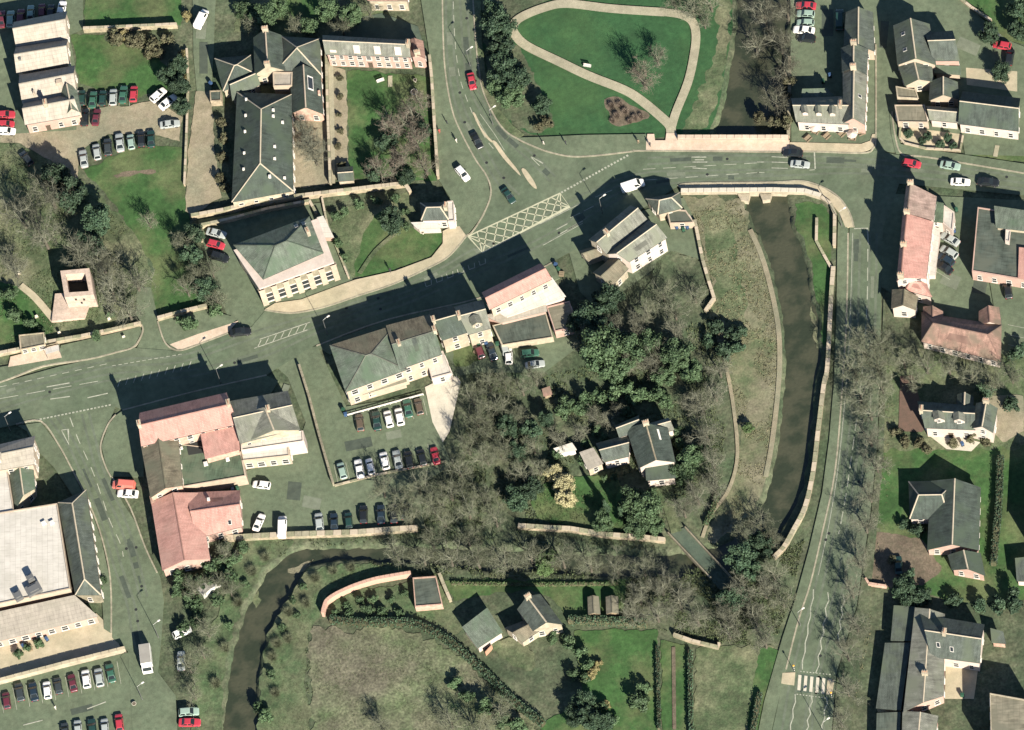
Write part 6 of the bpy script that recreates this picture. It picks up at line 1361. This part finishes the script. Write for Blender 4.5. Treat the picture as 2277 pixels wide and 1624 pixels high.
# hall garden
grove('leaf', 'round dark bush tree', 'in the middle of the hall garden', [(870,490,3.4)], 'leaf_dark')
grove('shrub', 'shrub', 'along the hall garden walls', [(745,480,1.5), (765,470,1.3), (800,455,1.5), (840,445,1.5), (880,440,1.4), (750,540,1.5), (762,575,1.2), (900,470,1.2), (905,505,1.1)], 'leaf_mid', 'shrub')
# row back courts and central grove
grove('leaf', 'tall dark evergreen', 'in the grove behind the row of shops', [(1310,705,4), (1350,665,3.4), (1335,745,4), (1292,720,3)], 'leaf_dark')
grove('leaf', 'broad yew-green tree', 'in the middle of the central grove', [(1330,780,5), (1392,775,4.6), (1365,822,4), (1445,765,3.6)], 'leaf_mid')
grove('bare', 'bare tree', 'poking through the central evergreens', [(1360,720,4), (1420,720,4.2), (1455,800,4), (1300,750,3.8), (1400,800,4), (1500,740,4), (1350,800,3.6)], 'twig')
grove('leaf', 'bright green tree', 'on the east side of the central grove', [(1505,790,4), (1535,825,3), (1475,835,2.8)], 'leaf_mid')
grove('bare', 'bare tree', 'in the pub garden', [(1475,650,4), (1545,655,3.4), (1500,690,4), (1440,690,3.6)], 'twig_green')
grove('shrub', 'dark shrub', 'scattered over the river meadow', [(1590,730,2.2), (1630,740,2.6), (1610,780,2.4), (1640,770,2), (1575,760,2), (1650,735,1.6)], 'leaf_dark', 'shrub')
grove('shrub', 'pale lime bush', 'on the riverside path near the river', [(1663,955,1.5), (1618,748,1)], 'leaf_light', 'shrub')
grove('bare', 'bare tree', 'between the grove and the villa', [(1590,870,4), (1560,900,4), (1570,960,4.2), (1540,890,3.6), (1600,820,3.6), (1585,1020,4), (1590,1080,4), (1550,1100,4.2), (1520,1130,4)], 'twig')
grove('shrub', 'rounded green shrub', 'in the bank of shrubs above the villa', [(1330,878,2.4), (1360,872,2.4), (1395,868,2.6), (1430,872,2.6), (1462,880,2.6), (1480,892,2.2), (1300,890,2.2), (1265,900,2.4), (1250,915,2.2), (1290,912,2), (1410,888,2)], 'leaf_mid', 'shrub')
grove('leaf', 'dark tree', 'west of the villa garden', [(1130,950,3), (1180,960,2.8), (1150,1005,2.6), (1148,1110,3), (1180,1090,2.6), (1215,935,2.2)], 'leaf_dark')
grove('bare', 'thin bare tree', 'among the dark trees west of the villa', [(1155,925,3.6), (1185,990,3.4), (1160,1050,3.6), (1200,1040,3.2), (1130,1000,3.4)], 'twig_green')
grove('bare', 'bare tree', 'in the copse east of the central car park', [(1050,880,4), (1085,850,4), (1100,900,4.4), (1060,930,4), (1090,960,4.2), (1040,990,4), (1080,1010,4.4), (1120,850,3.6), (1160,860,3.6), (1190,840,3.4), (1110,1000,4), (1020,1040,4)], 'twig_green')
plant('cone', (1350,1140), 1.3, 'tall thin dark conifer on the villa lawn, left of two', 'leaf_dark', name='slim_conifer', zs=2.6)
plant('cone', (1384,1150), 1.1, 'tall thin dark conifer on the villa lawn, right of two', 'leaf_dark', name='slim_conifer', zs=2.6)
grove('leaf', 'pale cream bushy conifer', 'beside the villa lawn', [(1230,1050,2.0), (1252,1076,2.5), (1258,1110,2.4)], 'leaf_gold', name='golden_conifer')
grove('leaf', 'green tree', 'around the villa', [(1535,1020,3.2), (1520,1050,2.8), (1560,1010,2.6), (1420,1165,3), (1340,1160,2.4), (1460,1170,2.4)], 'leaf_mid')
plant('leaf', (1408,1122), 3.2, 'tall green tree on the villa lawn shading the house front, left of two', 'leaf_mid', zs=1.5)
plant('leaf', (1442,1136), 3.2, 'tall green tree on the villa lawn shading the house front, right of two', 'leaf_mid', zs=1.5)
grove('shrub', 'garden shrub', 'hugging the villa walls', [(1325,960,1.5), (1340,975,1.4), (1300,985,1.4), (1290,1020,1.6), (1345,1065,1.2), (1365,1060,1.1), (1450,1095,1.5), (1500,960,1.8), (1510,985,1.6), (1385,915,1.6), (1405,925,1.4), (1240,1010,1.6), (1225,1030,1.4), (1260,1000,1.3)], 'leaf_mid', 'shrub')
grove('bare', 'small bare tree', 'behind the villa', [(1325,925,3), (1350,935,2.6), (1290,960,2.6), (1240,975,2.8), (1370,910,2.4)], 'twig')
# south bank of the car park
grove('bare', 'bare tree', 'along the car park bank above the river wall', [(850,1085,4), (890,1110,4.2), (930,1080,4), (960,1120,4.4), (1000,1090,4.4), (1040,1130,4.4), (985,1150,4), (1075,1100,4), (1100,1150,4.2), (910,1145,3.6)], 'twig_green')
grove('bare', 'bare tree', 'on the south riverbank between wall and lawn', [(880,1225,4), (940,1235,4.2), (1000,1235,4.4), (1060,1240,4.2), (1120,1245,4.2), (1180,1235,4), (1250,1240,4.2), (1310,1250,4), (1370,1255,4.2), (1430,1260,4), (1040,1195,3.6), (960,1200,3.6)], 'twig_green')
grove('leaf', 'bright ivy tree', 'on the wooded riverbank', [(1215,1240,2.4), (1210,1265,2)], 'leaf_light')
grove('bare', 'bare tree', 'in the southern copse by the lane bridge', [(1420,1320,4.6), (1470,1300,4.4), (1460,1360,4.4), (1510,1330,4.6), (1550,1370,4.4), (1620,1370,4.2), (1410,1360,4), (1650,1310,4.4), (1680,1370,4.4), (1620,1400,4), (1700,1420,4.2), (1700,1310,4)], 'twig')
grove('leaf', 'dark evergreen', 'in the southern copse by the lane bridge', [(1650,1240,3.6), (1690,1210,3), (1630,1330,3.2), (1670,1270,3)], 'leaf_dark')
grove('bare', 'bare tree', 'on the bank beside the lower river bend', [(1690,1160,3.6), (1650,1190,3.6), (1720,1270,4), (1740,1330,4), (1720,1200,3.2)], 'twig_green')
# east of river road
grove('bare', 'big bare tree', 'in the clump east of the river road', [(1920,770,6), (1900,820,5.4), (1950,800,5.6), (1960,760,4.6), (1910,870,5), (1960,850,4.6), (1935,910,4.6)], 'twig_green')
grove('bare', 'bare street tree', 'down the east side of the river road', [(1935,970,4.2), (1950,1030,4), (1935,1095,4.2), (1925,1165,4), (1910,1240,4.2), (1895,1310,4), (1905,1385,4), (1885,1450,4), (1885,1530,3.8), (1870,1600,3.6)], 'twig')
grove('bare', 'bare tree', 'in the hedge line behind the hipped house', [(2010,800,3.6), (2060,810,3.8), (2110,815,3.6), (2160,830,4), (2210,850,4), (2250,830,4), (2030,845,3.4)], 'twig_green')
grove('shrub', 'dark shrub', 'around the eastern houses', [(2195,865,2.6), (2250,900,2.4), (2040,1180,2), (2010,1165,1.6), (2260,780,2.6), (2255,1340,3), (2215,1345,2.4), (2120,1340,2), (2020,1275,1.6), (2180,1345,2), (2060,1330,2), (2000,1320,2.4)], 'leaf_dark', 'shrub')
grove('shrub', 'olive shrub', 'in the eastern front gardens', [(2015,985,1.6), (2045,985,1.6), (2060,1000,1.4), (2120,985,1.5), (2160,975,1.6), (2190,985,1.4), (1990,960,1.6), (2100,1215,1.6), (1985,1345-100,1.4)], 'leaf_brown', 'shrub')
grove('leaf', 'dark tree', 'at the top right by the verge', [(2270,20,3), (2265,70,2.6), (2200,75,2.4), (2225,160,2.4)], 'leaf_dark')
grove('leaf', 'tall dark evergreen', 'above the courtyard house', [(2010,1310,3.2), (2030,1330,3)], 'leaf_dark')
grove('leaf', 'small clipped tree', 'in the triangular tree garden', [(2020,296,1.1), (2063,303,1.2), (2108,306,1.1), (2050,314,1.0), (2090,320,1.1), (2120,324,1.1)], 'leaf_dark')
# south gardens
grove('leaf', 'dark tree', 'along the cottage garden hedge', [(1310,1600,3), (1340,1610,2.6), (1300,1560,2.6), (1280,1590,2.6)], 'leaf_dark')
grove('shrub', 'green shrub', 'in the cottage garden', [(1260,1430,2), (1290,1450,2), (1310,1480,1.8), (1275,1500,1.8), (1300,1510,1.4), (1330,1575,2), (1360,1600,1.8), (1230,1420,1.6), (1420,1560,2.6), (1435,1530,1.8)], 'leaf_mid', 'shrub')
grove('shrub', 'yellowish shrub', 'on the edge of the cottage lawn', [(1322,1490,1.3), (1315,1505,1.2), (1330,1475,1.1), (1345,1570,1.4)], 'leaf_ochre', 'shrub')
grove('shrub', 'shrub', 'in the kitchen garden behind the curved wall', [(770,1345,1.2), (800,1335,1.3), (830,1330,1.2), (820,1355,1.6), (850,1360,1.5), (870,1335,1.2), (890,1360,1.4), (780,1365,1.3), (900,1320,1.1), (745,1362,1.1)], 'leaf_mid', 'shrub')
grove('shrub', 'bramble clump', 'along the hedge side of the brown meadow', [(1080,1570,2.2), (1120,1600,2.4), (1040,1545,2), (1010,1520,1.8), (1150,1618,2.2)], 'leaf_mid', 'shrub')
grove('bare', 'bare tree', 'at the bottom of the brown meadow', [(1000,1600,4), (1060,1620,4), (1110,1580,4), (850,1615,3.4)], 'twig_green')
# river banks lower left
grove('shrub', 'bank bush', 'along the lower river bends', [(652,1335,1.1), (675,1305,1.1), (628,1395,1.2), (600,1500,1.3), (545,1300,1.1), (510,1390,1.2), (590,1590,2.2), (575,1572,1.6), (660,1370,1)], 'leaf_mid', 'shrub')
grove('brush', 'straggly bank brush', 'along the lower river bends', [(640,1360,1.6), (615,1430,1.6), (700,1285,1.5), (740,1268,1.5), (780,1262,1.5), (530,1340,1.6), (500,1440,1.7), (605,1460,1.5), (560,1270,1.6), (590,1240,1.5), (680,1340,1.5), (640,1420,1.6), (480,1520,1.6), (612,1540,1.5)], 'twig_green', 'brush')
grove('shrub', 'straggling bush', 'between the market road and the river', [(400,1280,2.2), (430,1290,2.4), (460,1270,2.4), (490,1255,2.4), (450,1310,2.4), (420,1330,2.2), (480,1330,2.2), (510,1280,2.2), (395,1310,2), (520,1240,2), (440,1350,2), (470,1300,2), (410,1400,2), (440,1380,2), (500,1220,1.8), (540,1215,1.8)], 'leaf_mid', 'shrub')
grove('bare', 'scrubby bare tree', 'between the market road and the river', [(430,1310,3.4), (480,1290,3.4), (510,1310,3.2), (460,1400,3.4), (420,1480,3.2), (450,1450,3), (500,1230,3), (430,1540,3.2)], 'twig_green')
grove('shrub', 'green bush', 'on the supermarket yard edge', [(40,1455,1.4), (85,1432,1.4), (60,1440,1.2), (215,1305,1.6), (228,1290,1.2), (105,1145,1.8), (85,1150,1.6)], 'leaf_mid', 'shrub')
# ------------------------------------------------------------------ hedges
def hedge(label, dpts, wd, h, m='leaf_dark', seed=1):
    pts = resample(g2(smooth(dpts, 4)), 1.0); root = empty('hedge', (pts[0][0], pts[0][1], 0)); tag(root, label, 'hedge'); rn = random.Random(seed)
    shift(ribbon(MB(), pts, wd*.72, -.1, h*.85), root.location).build('stems', 'leaf_brown', root)
    mb = MB(); L, Rr = rib_sides(pts, wd)
    for i in range(len(pts)-1):
        for j in range(int(22*(wd+h))):
            t, u = rn.random(), rn.random(); 
            a = Vector((*L[i], 0)).lerp(Vector((*L[i+1], 0)), t); b = Vector((*Rr[i], 0)).lerp(Vector((*Rr[i+1], 0)), t)
            f = rn.random()
            if f < .6: p = a.lerp(b, u); p.z = h*rn.uniform(.82, 1.06)
            else: p = (a if f < .8 else b).copy(); p.z = u*h
            s = rn.uniform(.1, .22); n = rdir(rn, .4); x = n.orthogonal().normalized()*s; y = n.cross(x).normalized()*s*.7; mb.face([p-x-y, p+x-y*.5, p+x*.8+y, p-x*.6+y])
    shift(mb, root.location).build('foliage', m, root)
hedge('long dark hedge curving between the kitchen garden and the brown meadow', P(735,1382, 800,1388, 880,1388, 930,1394, 985,1420, 1030,1455, 1080,1500, 1140,1560, 1210,1615), 1.6, 1.9)
hedge('straight clipped hedge between the two cottage lawns', P(1265,1384, 1350,1386, 1440,1392), 1.7, 2.0)
hedge('thin bright hedge along the top of the cottage lawn', P(1005,1300, 1150,1302, 1280,1302, 1375,1300), .8, .9, 'leaf_light')
hedge('dark hedge on the east side of the bungalow', P(2225,1020, 2222,1120, 2215,1200, 2210,1260), 1.5, 2.0)
hedge('low hedge between the southern lawns', P(1462,1440, 1464,1520, 1466,1624), .8, 1.2)
hedge('dark hedge beside the paddock', P(1535,1450, 1536,1540, 1538,1640), 1.0, 1.5)
hedge('dark hedge along the west side of the river road garden', P(1690,1545, 1680,1600, 1672,1650), 1.2, 1.6)
hedge('hedge down the edge of the riverside meadow garden', P(1600,1090, 1588,1130, 1570,1170), 1.0, 1.3, 'leaf_mid')
# ------------------------------------------------------------------ tufts of rough grass and leaf litter
def tufts(name, label, dpoly, n, m, seed, hmin=.12, hmax=.35):
    poly = g2(dpoly); rn = random.Random(seed); xs_ = [p[0] for p in poly]; ys_ = [p[1] for p in poly]; mb = MB(); c = 0
    def inside(x, y):
        k_ = False
        for i in range(len(poly)):
            a, b = poly[i], poly[(i+1) % len(poly)]
            if (a[1] > y) != (b[1] > y) and x < (b[0]-a[0])*(y-a[1])/(b[1]-a[1])+a[0]: k_ = not k_
        return k_
    while c < n:
        x, y = rn.uniform(min(xs_), max(xs_)), rn.uniform(min(ys_), max(ys_)); c += 1
        if not inside(x, y) or mnoise.noise(Vector((x*.15, y*.15, seed))) < -.1: continue
        for k_ in range(4):
            a = rn.uniform(0, 6.28); h = rn.uniform(hmin, hmax); wd = rn.uniform(.06, .14); q = Vector((x+rn.uniform(-.2, .2), y+rn.uniform(-.2, .2), 0)); s = Vector((math.cos(a), math.sin(a), 0))*wd
            mb.face([q-s, q+s, q+Vector((rn.uniform(-.25, .25), rn.uniform(-.25, .25), h))])
    o = mb.build(name, m); tag(o, label, kind='stuff')
mat('straw', (.15, .135, .08), (.09, .10, .05), .7, fine=.3, coords=W_); mat('tussock', (.05, .075, .03), (.085, .095, .048), .7, fine=.3, coords=W_)
tufts('meadow_grass', 'straw-coloured rough grass on the river meadow', P(1540,460, 1640,450, 1692,565, 1714,651, 1730,729, 1733,818, 1728,885, 1716,989, 1700,1067, 1660,1140, 1600,1190, 1618,1090, 1645,1015, 1635,910, 1600,780, 1590,690, 1565,585), 9000, 'straw', 1)
tufts('rough_meadow_grass', 'brown and green tussocks in the southern meadow', P(700,1400, 900,1410, 1060,1510, 1200,1624, 690,1640), 9000, 'tussock', 2)
tufts('bank_tussocks', 'tussocky grass on the lower river banks', P(632,1345, 668,1290, 716,1262, 900,1262, 740,1320, 690,1400, 690,1640, 585,1640, 585,1490), 6000, 'tussock', 3)
tufts('undergrowth', 'tangled undergrowth beneath the central trees', P(1040,830, 1250,830, 1600,700, 1620,900, 1600,1090, 1430,1190, 1150,1170, 940,1170, 1000,1040), 14000, 'tussock', 4, .15, .6)
tufts('churchyard_tussocks', 'rough grass and litter under the churchyard trees', P(-20,340, 110,360, 300,520, 330,710, 130,745, -20,785), 8000, 'tussock', 5, .1, .4)
tufts('roadside_undergrowth', 'brown undergrowth east of the river road', P(1965,640, 1955,1000, 1910,1350, 1855,1624, 1890,1624, 1960,1300, 1985,1000, 2000,790), 6000, 'straw', 6, .15, .5)
tufts('south_copse_undergrowth', 'tangled undergrowth in the southern copse', P(1390,1290, 1720,1240, 1790,1200, 1760,1330, 1720,1440, 1600,1430, 1460,1400, 1390,1380), 9000, 'tussock', 7, .15, .6)
tufts('riverside_undergrowth', 'tangled growth along the south riverbank', P(820,1250, 1370,1275, 1370,1292, 920,1280, 740,1320, 716,1300), 5000, 'tussock', 8, .15, .5)
tufts('north_bank_undergrowth', 'brown growth between car park wall and river', P(563,1200, 930,1182, 1150,1180, 1480,1210, 1480,1222, 1100,1212, 800,1208, 620,1240), 5000, 'tussock', 9, .15, .5)
